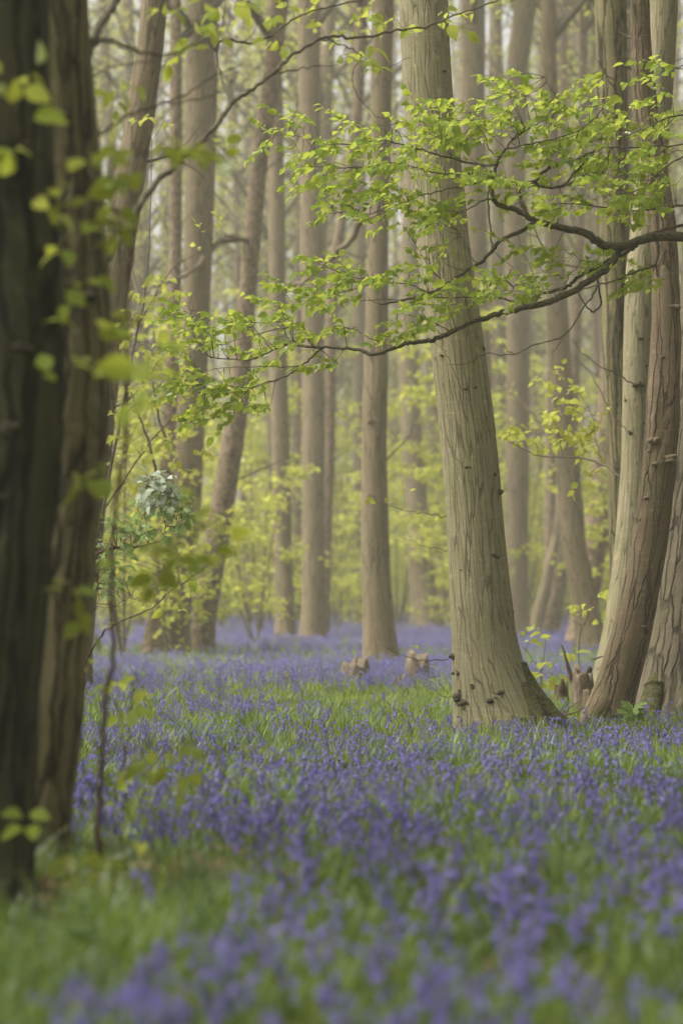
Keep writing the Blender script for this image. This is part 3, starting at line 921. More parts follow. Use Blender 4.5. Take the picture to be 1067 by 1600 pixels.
# ---- the far wood as one mass behind everything
mb = MB()
for k in range(360):
    d = rng.uniform(115, 150); x = rng.uniform(-48, 48)
    h = rng.uniform(26, 36); r0 = rng.uniform(.1, .28)
    s = spline([[x, d, -.2], [x + rng.normal(0, .5), d, h * .5], [x + rng.normal(0, 1.2), d, h]], 7)
    mb.tube(s, np.linspace(r0, r0 * .4, 7), 6)
for k in range(8000):                                          # bare twiggy branches of the far crowns
    a = np.array([rng.uniform(-48, 48), rng.uniform(100, 150), rng.uniform(6, 36)])
    v = unit(rng.normal(0, 1, 3) * [1, .5, .8] + [0, 0, .35]) * rng.uniform(1.0, 4.0)
    mb.tube([a, a + v * .5 + rng.normal(0, .2, 3), a + v], [.045, .03, .012], 3)
nl = 80000
hz = rng.uniform(0, 1, nl) ** 2.6 * 34
Pn = np.stack([rng.uniform(-46, 46, nl), rng.uniform(112, 150, nl), hz], 1)
keep = vnoise(Pn[:, 0] / 3.5, Pn[:, 2] / 3) > .25 + Pn[:, 2] * .02
Pn = Pn[keep]
add_leaves(mb, LEAF_LOW, Pn, rng.normal(0, 1, Pn.shape), rng.normal(0, .6, Pn.shape) + [0, -.5, .5], rng.uniform(.2, .45, len(Pn)), mat=1)
tag(mb.build("far_woodland", [M_TAN, M_LEAF_YEL]), "hazy wall of distant woodland closing the view", "woodland", kind="stuff")

# ---- unseen wood beside and behind the viewpoint, added to shade foreground and sides
mb = MB()
for k in range(60):
    y = rng.uniform(-22, 9); x = rng.uniform(-14, 14)
    if abs(x) < 1.6 + max(0, y) * .26: continue
    r0 = rng.uniform(.10, .24)
    s = spline([[x, y, -.2], [x + rng.normal(0, .2), y, 5], [x + rng.normal(0, .5), y, 14]], 8)
    mb.tube(s, np.linspace(r0, r0 * .4, 8), 8)
    for b in range(7):
        a = s[rng.integers(3, 8)]; v = unit(rng.normal(0, 1, 3) * [1, 1, .3] + [0, 0, .3]) * rng.uniform(1.5, 3.5)
        mb.tube(spline([a, a + v * .5 + rng.normal(0, .15, 3), a + v], 5), np.linspace(.04, .01, 5), 4)
for k in range(40):
    y = rng.uniform(8, 27); x = rng.choice([-1, 1]) * rng.uniform(.16 * y + 1.6, 13)
    r0 = rng.uniform(.10, .24)
    sp_ = spline([[x, y, -.2], [x + rng.normal(0, .1), y, 5], [x + rng.normal(0, .3), y, 14]], 8)
    mb.tube(sp_, np.linspace(r0, r0 * .4, 8), 8)
nl = 120000
Pn = np.stack([rng.uniform(-14, 14, nl), rng.uniform(-20, 27, nl), rng.uniform(.6, 13, nl)], 1)
ax_, ay_, az_ = np.abs(Pn[:, 0]), Pn[:, 1], Pn[:, 2]
overhead = (ay_ < 8.5) & (az_ > 5.2)
beside = (ax_ > .165 * np.clip(ay_, 0, 99) + 1.7) & (ay_ > -8) & ((az_ < 4) | (az_ > 5))
Pn = Pn[(overhead | beside) & (vnoise(Pn[:, 0] / 1.6 + 7, Pn[:, 1] / 1.6 + Pn[:, 2] * .4) > .35)]
add_leaves(mb, LEAF_LOW, Pn, rng.normal(0, 1, Pn.shape), rng.normal(0, .5, Pn.shape) + [0, 0, .8], rng.uniform(.12, .26, len(Pn)), mat=1)
tag(mb.build("added_shade_woodland", [M_TAN, M_LEAF_DEEP]), "unseen leafy wood added beside and behind the viewpoint to shade the foreground", "woodland", kind="stuff")

#@@BRANCHES
# ---- the leafy bough reaching in from the right; its trunk stands outside the picture
BD = 15.8
bough_tree, QW, QR = tree("hornbeam_tree", "fresh green leafy bough reaching from the right edge across the sharp trunk",
    [(1330, -600, 60), (1320, 0, 70), (1318, 400, 74), (1325, 800, 80), (1335, 1170, 100)], 16.3, M_MAIN, segs=40, step=.08, cdz=9, crown_scale=.8)
bo = np.array(bough_tree.location)


def bd(px):
    return BD + .35 * math.sin(px / 170.0) + (16.3 - BD) * max(0, (px - 1067) / 250)


def bline(pts, off=0.0, n=None):
    W = np.array([P(x, y, bd(x) + off) for x, y in pts])
    n = n or 5 * len(pts)
    S = spline(W, n); S[1:-1] += rng.normal(0, .003, (n - 2, 3))
    return S


LIMBS = [   # photo polyline, start radius px, end radius px, depth offset
    ([(1316, 420), (1200, 385), (1120, 372), (1067, 370), (1024, 370), (1000, 375), (973, 384), (943, 382), (923, 370), (909, 362), (882, 357), (855, 350), (835, 345), (818, 334), (798, 325), (778, 320), (769, 307), (768, 287), (773, 266), (780, 246), (790, 233), (797, 222), (812, 205), (824, 198)], 9, 1.0, 0),
    ([(821, 333), (813, 314), (809, 297), (812, 288), (825, 285), (835, 283), (849, 268), (869, 258), (896, 251), (909, 245), (923, 238), (950, 230), (985, 231), (1020, 229), (1067, 226), (1120, 215)], 3.4, 1.0, -.15),
    ([(835, 284), (842, 290), (866, 293), (882, 288), (896, 270), (909, 258), (918, 248)], 2.6, 1.2, -.2),
    ([(866, 293), (890, 286), (912, 274), (925, 272), (940, 268), (950, 255)], 2.2, 1.2, -.25),
    ([(978, 384), (967, 389), (960, 404), (943, 423), (923, 436), (896, 455), (872, 465), (852, 473), (822, 480), (788, 487), (758, 497), (731, 505), (704, 519), (677, 531), (657, 534), (636, 536), (613, 544), (582, 554), (562, 547), (532, 544), (508, 542), (471, 541), (458, 532), (437, 542), (414, 553), (390, 563), (360, 561), (329, 559)], 6.4, .8, .05),
    ([(995, 383), (977, 394), (943, 411), (906, 431), (889, 445), (866, 455), (839, 460), (825, 472)], 3.6, 2.0, .15),
    ([(832, 346), (828, 352), (808, 364), (781, 375), (769, 391), (747, 413), (727, 424), (697, 445), (670, 458), (647, 466), (616, 472), (594, 475)], 3.8, 1.6, .1),
    ([(825, 472), (808, 472), (774, 465), (740, 464), (707, 465), (660, 466), (620, 468), (560, 470)], 1.8, .6, .2),
    ([(1026, 377), (1029, 394), (1021, 414), (1004, 421), (977, 431), (955, 440), (933, 446), (900, 456)], 2.4, .8, -.1),
    ([(933, 436), (935, 455), (938, 475), (926, 487), (913, 475), (901, 456)], 1.9, 1.1, -.05),
    ([(932, 448), (922, 466), (909, 482), (889, 515), (866, 531), (835, 539), (801, 554), (758, 553), (730, 568), (700, 570)], 1.6, .4, -.1),
    ([(889, 515), (875, 535), (862, 552)], 1.0, .4, -.1), ([(801, 554), (790, 545), (785, 532)], .8, .3, -.1),
    ([(501, 545), (481, 563), (459, 581), (441, 590), (400, 603), (380, 617), (365, 636)], 1.7, .6, .1),
    ([(485, 536), (474, 514), (441, 512), (410, 520), (393, 524), (356, 536)], 1.5, .5, .2),
    ([(474, 514), (454, 504), (404, 504), (346, 500), (302, 485)], 1.1, .5, .2),
    ([(471, 573), (424, 573), (397, 573), (350, 575), (310, 580)], 1.0, .4, .1),
    ([(441, 590), (404, 603), (370, 605), (320, 600)], .9, .4, .0),
    ([(776, 256), (754, 258), (707, 248), (656, 233), (609, 221), (579, 221), (520, 226), (470, 214), (430, 205)], 2.2, .5, -.1),
    ([(771, 268), (757, 270), (720, 272), (683, 270), (636, 258), (609, 255), (579, 260), (530, 262)], 2.0, .5, 0),
    ([(768, 280), (724, 290), (690, 297), (653, 307), (622, 320), (565, 337), (520, 330)], 1.8, .5, .1),
    ([(778, 318), (761, 310), (740, 322), (707, 337), (676, 347), (640, 350)], 1.5, .5, .2),
    ([(767, 270), (762, 310), (766, 358), (769, 391)], 1.5, 1.2, .2),
    ([(797, 222), (823, 202), (855, 185), (872, 165), (862, 140), (850, 120)], 1.4, .5, -.1),
    ([(780, 246), (765, 235), (758, 215), (745, 195), (738, 175)], 1.4, .5, -.1),
    ([(790, 233), (830, 225), (870, 215), (910, 200), (940, 170), (950, 130), (945, 105)], 1.4, .5, -.2),
    ([(707, 248), (690, 225), (670, 200), (640, 175)], 1.2, .4, -.1), ([(656, 233), (630, 210), (600, 195)], 1.0, .4, 0),
    ([(1150, 215), (1110, 230), (1067, 245), (1040, 260), (1010, 290), (985, 300), (950, 305)], 2.4, .7, -.1),
    ([(1160, 160), (1100, 170), (1067, 180), (1040, 185), (1010, 200), (970, 215)], 2.2, .6, -.2),
    ([(1150, 90), (1100, 95), (1067, 103), (1045, 108), (1030, 105)], 1.6, .5, -.2),
    ([(1130, 330), (1067, 322), (1030, 325), (990, 330), (940, 325), (900, 318), (850, 320)], 1.9, .6, -.05),
    ([(1067, 352), (1030, 360), (1005, 372)], 2.6, 2.2, 0),
    ([(747, 413), (735, 400), (725, 380), (715, 360)], .9, .3, .1), ([(697, 445), (672, 420), (660, 400), (648, 380)], .9, .3, .1), ([(727, 424), (700, 415), (690, 400)], .8, .3, .1),
    ([(670, 458), (640, 445), (590, 440), (540, 430), (500, 412), (478, 402)], 1.3, .4, .1), ([(590, 440), (540, 455), (490, 462), (454, 455), (425, 470)], 1.0, .4, .15),
    ([(704, 519), (680, 505), (650, 495), (620, 490)], 1.1, .4, .1), ([(613, 544), (580, 530), (555, 515), (530, 510)], 1.1, .4, .1), ([(822, 480), (800, 455), (820, 435), (845, 425)], 1.1, .4, -.1),
    ([(869, 466), (890, 430), (905, 410), (895, 395)], 1.1, .4, -.15),
]
wood = MB(); skel = []
for pts, r0, r1, off in LIMBS:
    L = bline(pts, off)
    rr = np.linspace(r0, r1, len(L)) * BD / FPX
    if r0 > 3: rr = rr * (1 + .10 * (vnoise(np.arange(len(L)) * .9, np.zeros(len(L)) + r0) - .5))
    wood.tube(L - bo, rr, 9 if r0 > 3 else 5, v0=r0)
    skel.append(L)
skel = np.vstack(skel)
bough = None
CLUST = [(450, 200, 45, 22, 7), (440, 228, 25, 12, 2), (510, 250, 55, 35, 13), (560, 215, 45, 30, 11), (600, 260, 60, 40, 16), (650, 230, 55, 45, 17), (560, 300, 70, 35, 12), (640, 310, 60, 35, 12),
         (700, 250, 60, 55, 18), (740, 190, 40, 40, 13), (690, 180, 40, 20, 5), (790, 200, 50, 45, 14), (820, 150, 40, 32, 10), (860, 190, 45, 45, 14), (900, 220, 60, 55, 18), (950, 170, 42, 45, 12), (940, 115, 20, 16, 3),
         (980, 230, 60, 60, 19), (1040, 260, 35, 70, 16), (1040, 180, 30, 40, 7), (1045, 108, 22, 16, 3), (860, 280, 70, 40, 13), (780, 290, 50, 35, 8), (720, 320, 60, 25, 10), (960, 300, 60, 35, 13), (1030, 330, 40, 25, 8),
         (900, 330, 60, 18, 6), (515, 320, 30, 16, 4), (600, 340, 50, 14, 5), (680, 345, 50, 12, 5),
         (510, 415, 35, 18, 5), (530, 450, 50, 25, 9), (590, 440, 45, 25, 9), (640, 430, 40, 18, 7), (690, 400, 22, 20, 4), (720, 470, 50, 25, 8), (660, 490, 45, 22, 9), (630, 520, 30, 18, 6), (760, 450, 40, 30, 7),
         (800, 460, 40, 20, 5), (830, 440, 40, 25, 8), (800, 400, 30, 25, 4), (880, 410, 45, 25, 7), (940, 400, 40, 20, 5), (990, 422, 35, 14, 5), (1040, 432, 25, 14, 3), (454, 455, 18, 10, 3), (430, 470, 14, 8, 2),
         (490, 462, 30, 12, 4), (454, 488, 18, 14, 3), (540, 518, 28, 16, 5), (490, 515, 20, 14, 4), (465, 535, 25, 15, 5), (424, 532, 40, 15, 5), (515, 560, 20, 14, 3), (397, 500, 30, 10, 4), (376, 508, 35, 14, 5),
         (289, 475, 20, 20, 4), (302, 505, 30, 18, 4), (343, 522, 30, 14, 4), (350, 540, 25, 14, 4), (302, 556, 35, 18, 5), (336, 583, 45, 20, 8), (330, 617, 45, 22, 9), (380, 620, 30, 18, 5), (363, 643, 20, 10, 3),
         (404, 556, 25, 14, 4), (420, 590, 25, 14, 4), (427, 627, 14, 14, 3), (336, 653, 20, 10, 3), (290, 606, 25, 15, 4)]
sp = Spray(bo)
for cx, cyy, rx, ry, n in CLUST:
    if cx > 780 and cyy < 345: n = int(n * 1.3)
    for k in range(n):
        a = rng.uniform(0, 6.283); q = math.sqrt(rng.uniform(0, 1))
        x, y = cx + rx * q * math.cos(a), cyy + ry * q * math.sin(a)
        p = P(x, y, bd(x) + rng.normal(0, .28))
        near = skel[np.argmin(np.linalg.norm((skel - p) * [1, .6, 1], axis=1))]
        v = p - near
        if np.linalg.norm(v) > .06:
            m = near + v * .5 + np.array([0, 0, rng.normal(0, .015)])
            wood.tube(spline([near - bo, m - bo, p - bo], 5), np.linspace(.0028, .0015, 5), 4)
        dirv = unit(unit(v + 1e-4) * .6 + np.array([-.8, rng.normal(0, .5), rng.normal(-.05, .3)]))
        nl = int(rng.integers(6, 13))
        sp.twiglet(p, p + dirv * .022 * nl, nl, .056, wood, spread=.9, sm=.25)
bough = wood.build("branch", M_LIMB, bough_tree)
sp.build(bough, M_LEAF, 300)

# ---- the dark olive trunk's own branches and leaves
so = np.array(second_tree.location)


def s_branch(lines, leaf_spots, size, mat, name="branch", root=second_tree, n_ind=300, wmat=M_LIMB):
    o = np.array(root.location); mb = MB(); sk = []
    for pts, d0, d1, r0, r1 in lines:
        L = px_line(pts, d0, d1, n=5 * len(pts), wig=.004)
        mb.tube(L - o, np.linspace(r0, r1, len(L)), 7 if r0 > .008 else 5, v0=d0)
        sk.append(L)
    sk = np.vstack(sk)
    s = Spray(o)
    for (x, y, d, n) in leaf_spots:
        p = P(x, y, d)
        near = sk[np.argmin(np.linalg.norm((sk - p) * [1, .35, 1], axis=1))]
        v = p - near
        if np.linalg.norm(v) > .04:
            mb.tube(spline([near - o, near - o + v * .5 + rng.normal(0, .02, 3), p - o], 6), np.linspace(.003, .0016, 6), 4)
        dv = unit(unit(v + 1e-5) * .5 + rng.normal(0, .5, 3) * [1, .6, .6] + [0, 0, -.1])
        s.twiglet(p, p + dv * size * .5 * n, n, size, mb, spread=1.0)
    b = mb.build(name, wmat, root)
    if s.p:
        s.build(b, mat, n_ind)
    return b


s_branch([
    ([(100, 488), (140, 451), (161, 414), (188, 374), (205, 347), (230, 302), (259, 273), (289, 245), (316, 219), (343, 189), (363, 162), (390, 143), (424, 118), (454, 88), (501, 61), (525, 57), (575, 57), (622, 47), (676, 39), (714, 22), (761, 7), (800, -12)], 8.5, 14.2, .017, .004),
    ([(363, 162), (345, 115), (337, 80), (350, 63), (395, 67), (430, 50), (460, 30), (501, 13), (552, 3), (600, -10)], 11.0, 13.5, .008, .004),
    ([(501, 61), (540, 72), (565, 85), (590, 110), (640, 90)], 12.6, 13.4, .004, .002),
    ([(424, 118), (480, 106), (530, 102)], 11.8, 12.4, .004, .002),
    ([(565, 85), (550, 120), (560, 150), (585, 180), (600, 185)], 13.0, 13.6, .003, .0015),
    ([(337, 80), (320, 60), (300, 40), (280, 10)], 11.0, 10.5, .003, .002),
    ([(337, 80), (350, 30), (352, -10)], 11.0, 11.0, .004, .002),
    ([(714, 22), (700, 8), (690, -5)], 13.8, 13.9, .002, .001),
], [(545, 45, 12.9, 5), (570, 90, 13, 5), (600, 40, 13.3, 5), (620, 30, 13.4, 4), (655, 45, 13.5, 5), (680, 35, 13.6, 4), (690, 20, 13.7, 4), (720, 40, 13.8, 3), (740, 15, 14, 4), (480, 20, 12.8, 5), (455, 10, 12.6, 4), (560, 30, 13, 2), (535, 85, 12.9, 5), (530, 70, 12.8, 3), (500, 45, 12.7, 3),
    (560, 95, 13, 4), (575, 70, 13, 3), (300, 30, 10.6, 5), (290, 55, 10.6, 5), (310, 75, 10.7, 5), (325, 50, 10.8, 4), (280, 15, 10.4, 4), (265, 10, 10.3, 3), (335, 20, 10.9, 4), (360, 8, 11, 4), (385, 15, 11.4, 4), (405, 8, 11.6, 4), (430, 25, 12, 4), (445, 60, 12.2, 3), (440, 70, 12.1, 3), (320, 20, 10.7, 4),
    (350, 240, 10.6, 3), (325, 228, 10.4, 4)], .07, M_LEAF_NEAR)
s_branch([
    ([(134, 90), (150, 57), (164, 30), (183, 0), (210, -40)], 8.5, 9.2, .017, .012),
    ([(144, 72), (171, 62), (201, 74), (221, 81), (259, 88), (286, 79), (330, 60)], 8.6, 9.6, .009, .003),
    ([(140, 224), (167, 202), (211, 175), (242, 165), (282, 152), (323, 126), (377, 100)], 8.6, 10.5, .008, .003),
    ([(242, 165), (282, 158), (330, 150), (370, 120)], 9.4, 10.2, .004, .002),
    ([(100, 165), (134, 130), (164, 111), (211, 98), (270, 92)], 8.4, 9.6, .006, .002),
], [(190, 125, 9, 2), (185, 130, 9, 4), (178, 155, 9.1, 2)], .06, M_LEAF_NEAR)

# ---- sapling in front of the left trunks: thin wavy stem with blurred leaves
SD = 7.9
sroot = empty("sapling", (P(137, 1398, SD)[0], SD, float(ground(P(137, 1398, SD)[0], SD))), "thin wavy dark sapling stem with blurred leaves in front of the two left trunks", "sapling")
b = s_branch([
    ([(133, 1412), (137, 1398), (148, 1371), (157, 1330), (155, 1304), (157, 1236), (162, 1152), (165, 1084), (177, 1034), (174, 916), (179, 821), (189, 740), (196, 697), (199, 542), (201, 488), (204, 400), (196, 372), (180, 330), (175, 270), (200, 240), (240, 235)], SD, 7.6, .0115, .0035),
    ([(196, 372), (160, 350), (130, 370), (110, 420)], 7.6, 7.2, .004, .002),
    ([(189, 740), (165, 700), (140, 660), (100, 655)], 7.8, 7.2, .004, .002),
    ([(174, 916), (150, 900), (125, 905), (95, 910)], 7.8, 7.3, .003, .002),
    ([(179, 821), (220, 850), (260, 860), (310, 830), (330, 815)], 7.8, 7.6, .004, .002),
    ([(201, 488), (230, 520), (262, 560), (275, 575)], 7.7, 6.2, .003, .002),
    ([(160, 1180), (190, 1170), (235, 1165), (300, 1160), (312, 1195)], 7.9, 7.7, .003, .0015),
    ([(157, 1330), (130, 1318), (100, 1320)], 7.9, 7.6, .003, .0015), ([(156, 1318), (185, 1325), (212, 1318)], 7.9, 7.7, .0025, .0015),
    ([(180, 330), (140, 280), (60, 240), (30, 190)], 7.5, 6.9, .003, .0015), ([(150, 340), (90, 320), (45, 310)], 7.4, 6.9, .0025, .0015),
], [(28, 148, 6.9, 4), (20, 175, 6.9, 4), (45, 185, 6.9, 3), (35, 232, 6.9, 3), (20, 240, 6.9, 2), (45, 310, 6.9, 3), (65, 300, 6.9, 3),
    (140, 262, 7.3, 4), (165, 285, 7.3, 5), (185, 280, 7.3, 4), (150, 318, 7.3, 4), (190, 330, 7.4, 5), (205, 300, 7.4, 4), (120, 335, 7.3, 4), (130, 370, 7.3, 4), (110, 385, 7.2, 3), (150, 390, 7.3, 3), (112, 425, 7.2, 4), (125, 435, 7.2, 2),
    (275, 236, 7.3, 4), (300, 240, 7.3, 4), (315, 235, 7.3, 3), (255, 235, 7.3, 3), (200, 355, 7.4, 3), (150, 512, 7.2, 3), (128, 510, 7.2, 2), (165, 500, 7.2, 2), (265, 572, 6.1, 4), (285, 580, 6.1, 4), (250, 600, 6.2, 3), (275, 555, 6.2, 2),
    (95, 603, 7.1, 2), (110, 570, 7.1, 2), (150, 718, 7.3, 3), (150, 745, 7.3, 3), (105, 735, 7.2, 2), (105, 912, 7.3, 2), (112, 935, 7.3, 3), (120, 962, 7.3, 3), (138, 950, 7.3, 2), (135, 890, 7.3, 2),
    (245, 850, 7.6, 4), (268, 862, 7.6, 5), (280, 880, 7.6, 4), (250, 890, 7.6, 4), (300, 808, 7.6, 3), (325, 810, 7.6, 3), (345, 812, 7.6, 2), (290, 840, 7.6, 3),
    (232, 1165, 7.7, 4), (255, 1180, 7.7, 3), (215, 1185, 7.7, 3), (300, 1160, 7.7, 3), (310, 1198, 7.7, 3), (370, 1165, 7.7, 2), (100, 1322, 7.6, 3), (130, 1330, 7.6, 4), (180, 1332, 7.6, 2), (212, 1318, 7.7, 2), (65, 1290, 7.2, 2), (50, 1275, 7.2, 2)],
    .066, M_LEAF_NEAR, root=sroot, name="stem", wmat=M_TWIG_RED)

# second slender seedling, rising low and leafy
q = P(168, 1300, 9.9)
lroot = empty("seedling", (q[0], 9.9, float(ground(q[0], 9.9))), "faint slender seedling with yellowish top leaves right of the wavy sapling stem", "seedling")
s_branch([([(168, 1310), (180, 1240), (195, 1180), (205, 1110), (208, 1070), (215, 1050)], 9.9, 9.7, .006, .002), ([(195, 1180), (180, 1100), (150, 1075), (140, 1055)], 9.8, 9.7, .003, .002)],
         [(215, 1052, 9.7, 4), (200, 1062, 9.7, 4), (225, 1070, 9.7, 4), (235, 1085, 9.7, 3), (180, 1100, 9.7, 3), (208, 1110, 9.7, 4), (140, 1055, 9.7, 2), (195, 1200, 9.8, 3), (175, 1245, 9.8, 2)], .06, M_LEAF_NEAR, root=lroot, name="stem", wmat=M_TWIG)

# ---- silver-leaved shrub behind the left trunks
q = P(112, 1165, 14.3)
wroot = empty("whitebeam_shrub", (q[0], 14.3, float(ground(q[0], 14.3))), "silver-backed leafy shrub whose pale tip stands out right of the dark olive trunk", "shrub")
ls = []
for cx, cyy, rx, ry, n in ((275, 780, 22, 22, 8), (270, 805, 26, 18, 9), (235, 805, 22, 20, 7), (210, 830, 30, 22, 12), (180, 850, 25, 28, 12), (245, 835, 25, 14, 7), (165, 890, 20, 30, 8), (160, 930, 18, 25, 6), (185, 920, 20, 15, 4), (285, 815, 14, 14, 3)):
    for k in range(n):
        a = rng.uniform(0, 6.28); s = math.sqrt(rng.uniform(0, 1))
        ls.append((cx + rx * s * math.cos(a), cyy + ry * s * math.sin(a), 14.2 + rng.normal(0, .12), 3))
s_branch([([(112, 1170), (118, 1050), (120, 960), (135, 890), (152, 865), (184, 857), (211, 855), (235, 850), (255, 842)], 14.3, 14.2, .014, .003),
          ([(255, 842), (258, 828), (258, 791), (264, 765), (269, 748)], 14.2, 14.2, .004, .002), ([(258, 800), (240, 790), (228, 780)], 14.2, 14.1, .002, .001), ([(258, 815), (275, 805), (285, 790)], 14.2, 14.1, .002, .001),
          ([(152, 865), (150, 900), (155, 940), (140, 960)], 14.2, 14.1, .003, .002), ([(140, 940), (180, 945), (205, 930), (215, 915)], 14.2, 14.1, .003, .001), ([(140, 945), (175, 950), (218, 937)], 14.2, 14.1, .002, .001)],
         ls, .056, M_LEAF_PALE, root=wroot, name="stem", wmat=M_TWIG_RED)
wl = []
for k in range(44):
    a = rng.uniform(0, 6.28); s = math.sqrt(rng.uniform(0, 1))
    wl.append((255 + 32 * s * math.cos(a), 764 + 24 * s * math.sin(a), 14.05 + rng.normal(0, .06), 3))
s_branch([([(258, 800), (264, 775), (269, 745)], 14.15, 14.1, .0025, .001), ([(262, 790), (245, 772), (230, 762)], 14.1, 14.05, .002, .001), ([(262, 795), (280, 785), (292, 790)], 14.1, 14.05, .002, .001)],
         wl, .054, M_LEAF_WHITE, root=wroot, name="branch", wmat=M_TWIG_RED)
ls = [(300, 880, 13, 4), (285, 895, 13, 4), (315, 870, 13, 4), (325, 885, 13, 3), (270, 915, 13, 3), (260, 940, 13, 2), (330, 870, 13, 2)]
s_branch([([(128, 1110), (137, 1034), (154, 1000), (178, 977), (235, 950), (275, 919), (316, 892)], 14.2, 13.0, .008, .003)], ls, .06, M_LEAF_NEAR, root=wroot, name="branch", wmat=M_TWIG)

# ---- yellow-green sapling behind the left trunks
q = P(104, 1105, 21.5)
yroot = empty("hazel_sapling", (q[0], 21.5, float(ground(q[0], 21.5))), "soft yellow-green leafy sapling filling the gap right of the dark olive trunk", "sapling")
ls = []
for cx, cyy, rx, ry, n in ((235, 455, 40, 25, 9), (225, 520, 40, 35, 10), (240, 600, 50, 40, 14), (215, 660, 45, 40, 12), (275, 650, 45, 25, 9), (230, 720, 50, 30, 10), (200, 780, 40, 30, 7), (290, 700, 30, 20, 4), (250, 920, 60, 40, 6), (330, 380, 60, 20, 3), (235, 205, 30, 30, 3)):
    for k in range(n):
        a = rng.uniform(0, 6.28); s = math.sqrt(rng.uniform(0, 1))
        ls.append((cx + rx * s * math.cos(a), cyy + ry * s * math.sin(a), 21.5 + rng.normal(0, .4), 4))
s_branch([([(104, 1105), (125, 950), (160, 800), (190, 650), (214, 520), (230, 440), (238, 220)], 21.5, 21.5, .02, .004), ([(160, 800), (215, 720), (262, 660), (300, 640)], 21.5, 21.3, .010, .003), ([(190, 650), (240, 610), (275, 580)], 21.5, 21.5, .008, .003),
          ([(262, 700), (248, 650), (240, 600), (236, 585)], 21.6, 21.8, .012, .006), ([(250, 760), (235, 700), (215, 640), (205, 610)], 21.6, 21.8, .015, .006), ([(220, 500), (270, 420), (330, 385)], 21.5, 21.8, .006, .002)],
         ls, .075, M_LEAF_YEL, root=yroot, name="stem", wmat=M_TWIG)

# ---- leafy shoot on the brownish trunk at right
ls = []
for cx, cyy, rx, ry, n in ((840, 685, 60, 18, 16), (890, 690, 45, 18, 10), (870, 640, 30, 20, 7), (905, 625, 35, 20, 5), (860, 605, 18, 16, 3), (790, 682, 20, 12, 4), (920, 660, 25, 25, 4), (865, 590, 15, 10, 2), (908, 745, 16, 8, 3)):
    for k in range(n):
        a = rng.uniform(0, 6.28); s = math.sqrt(rng.uniform(0, 1))
        ls.append((cx + rx * s * math.cos(a), cyy + ry * s * math.sin(a), 21.4 + rng.normal(0, .2), 4))
s_branch([([(968, 745), (945, 728), (912, 716), (880, 714), (840, 712), (815, 700), (785, 685)], 20.6, 21.5, .011, .003), ([(880, 714), (870, 670), (862, 610)], 21.2, 21.4, .005, .002), ([(940, 726), (930, 690), (925, 650), (900, 610)], 21, 21.3, .005, .002), ([(841, 712), (838, 690), (836, 670)], 21.4, 21.4, .003, .002)],
         ls, .075, M_LEAF_YEL, root=straight_tree, wmat=M_TWIG)
q = P(902, 1095, 23)
kroot = empty("seedling", (q[0], 23, float(ground(q[0], 23))), "blurred yellow-green seedling behind the jagged broken stump, below the leafy shoot", "seedling")
s_branch([([(902, 1096), (905, 1000), (915, 970), (922, 955), (935, 930), (950, 915)], 23, 22.8, .007, .002)], [(912, 958, 22.9, 4), (925, 955, 22.9, 4), (940, 925, 22.8, 4), (950, 945, 22.8, 3), (930, 965, 22.9, 4), (955, 925, 22.8, 3), (890, 965, 22.9, 2)],
         .085, M_LEAF_YEL, root=kroot, name="stem", wmat=M_TWIG)

# ---- leafy seedling by the foot of the sharp trunk
q = P(842, 1090, 21)
groot = empty("seedling", (q[0], 21, float(ground(q[0], 21))), "bright yellow-green seedling standing right of the foot of the sharp trunk", "seedling")
s_branch([([(842, 1115), (845, 1060), (850, 1020), (852, 1000)], 21, 21, .007, .003), ([(845, 1050), (825, 1020), (815, 1010)], 21, 20.8, .003, .002), ([(846, 1060), (865, 1040), (872, 1030)], 21, 20.8, .003, .002)],
         [(815, 1008, 20.8, 4), (835, 1005, 20.8, 4), (850, 998, 20.9, 3), (868, 1025, 20.8, 4), (855, 1035, 20.8, 4), (838, 1050, 20.8, 4), (825, 1040, 20.8, 3), (872, 1050, 20.8, 3), (840, 1068, 20.8, 3), (860, 1060, 20.8, 3), (822, 1062, 20.8, 2)],
         .095, M_LEAF_YEL, root=groot, name="stem", wmat=M_TWIG)

# ---- young sycamore with big lobed leaves at right
q = P(992, 1150, 16.5)
croot = empty("sycamore_seedling", (q[0], 16.5, float(ground(q[0], 16.5))), "small seedling with four large lobed leaves before the curved reddish trunk", "seedling")
mb = MB(); o = np.array(croot.location)
stem_top = P(990, 1112, 16.5)
mb.tube(spline([P(992, 1160, 16.5) - o, P(994, 1135, 16.5) - o, stem_top - o], 8), np.linspace(.004, .0025, 8), 5)


def lobed_leaf():
    """palmate leaf, five lobes"""
    angs = [-125, -105, -78, -62, -45, -28, -14, 0, 14, 28, 45, 62, 78, 105, 125]
    rads = [.28, .55, .62, .42, .78, .80, .48, 1.0, .48, .80, .78, .42, .62, .55, .28]
    V = [(0, 0, 0)]
    for a, r in zip(angs, rads):
        V.append((r * math.sin(math.radians(a)), r * math.cos(math.radians(a)), -.22 * r * r + .05 * math.cos(math.radians(a * 6))))
    V = np.array(V) * [.75, .8, .8]
    T = np.array([(0, k + 1, k) for k in range(1, len(V) - 1)])
    return V, T


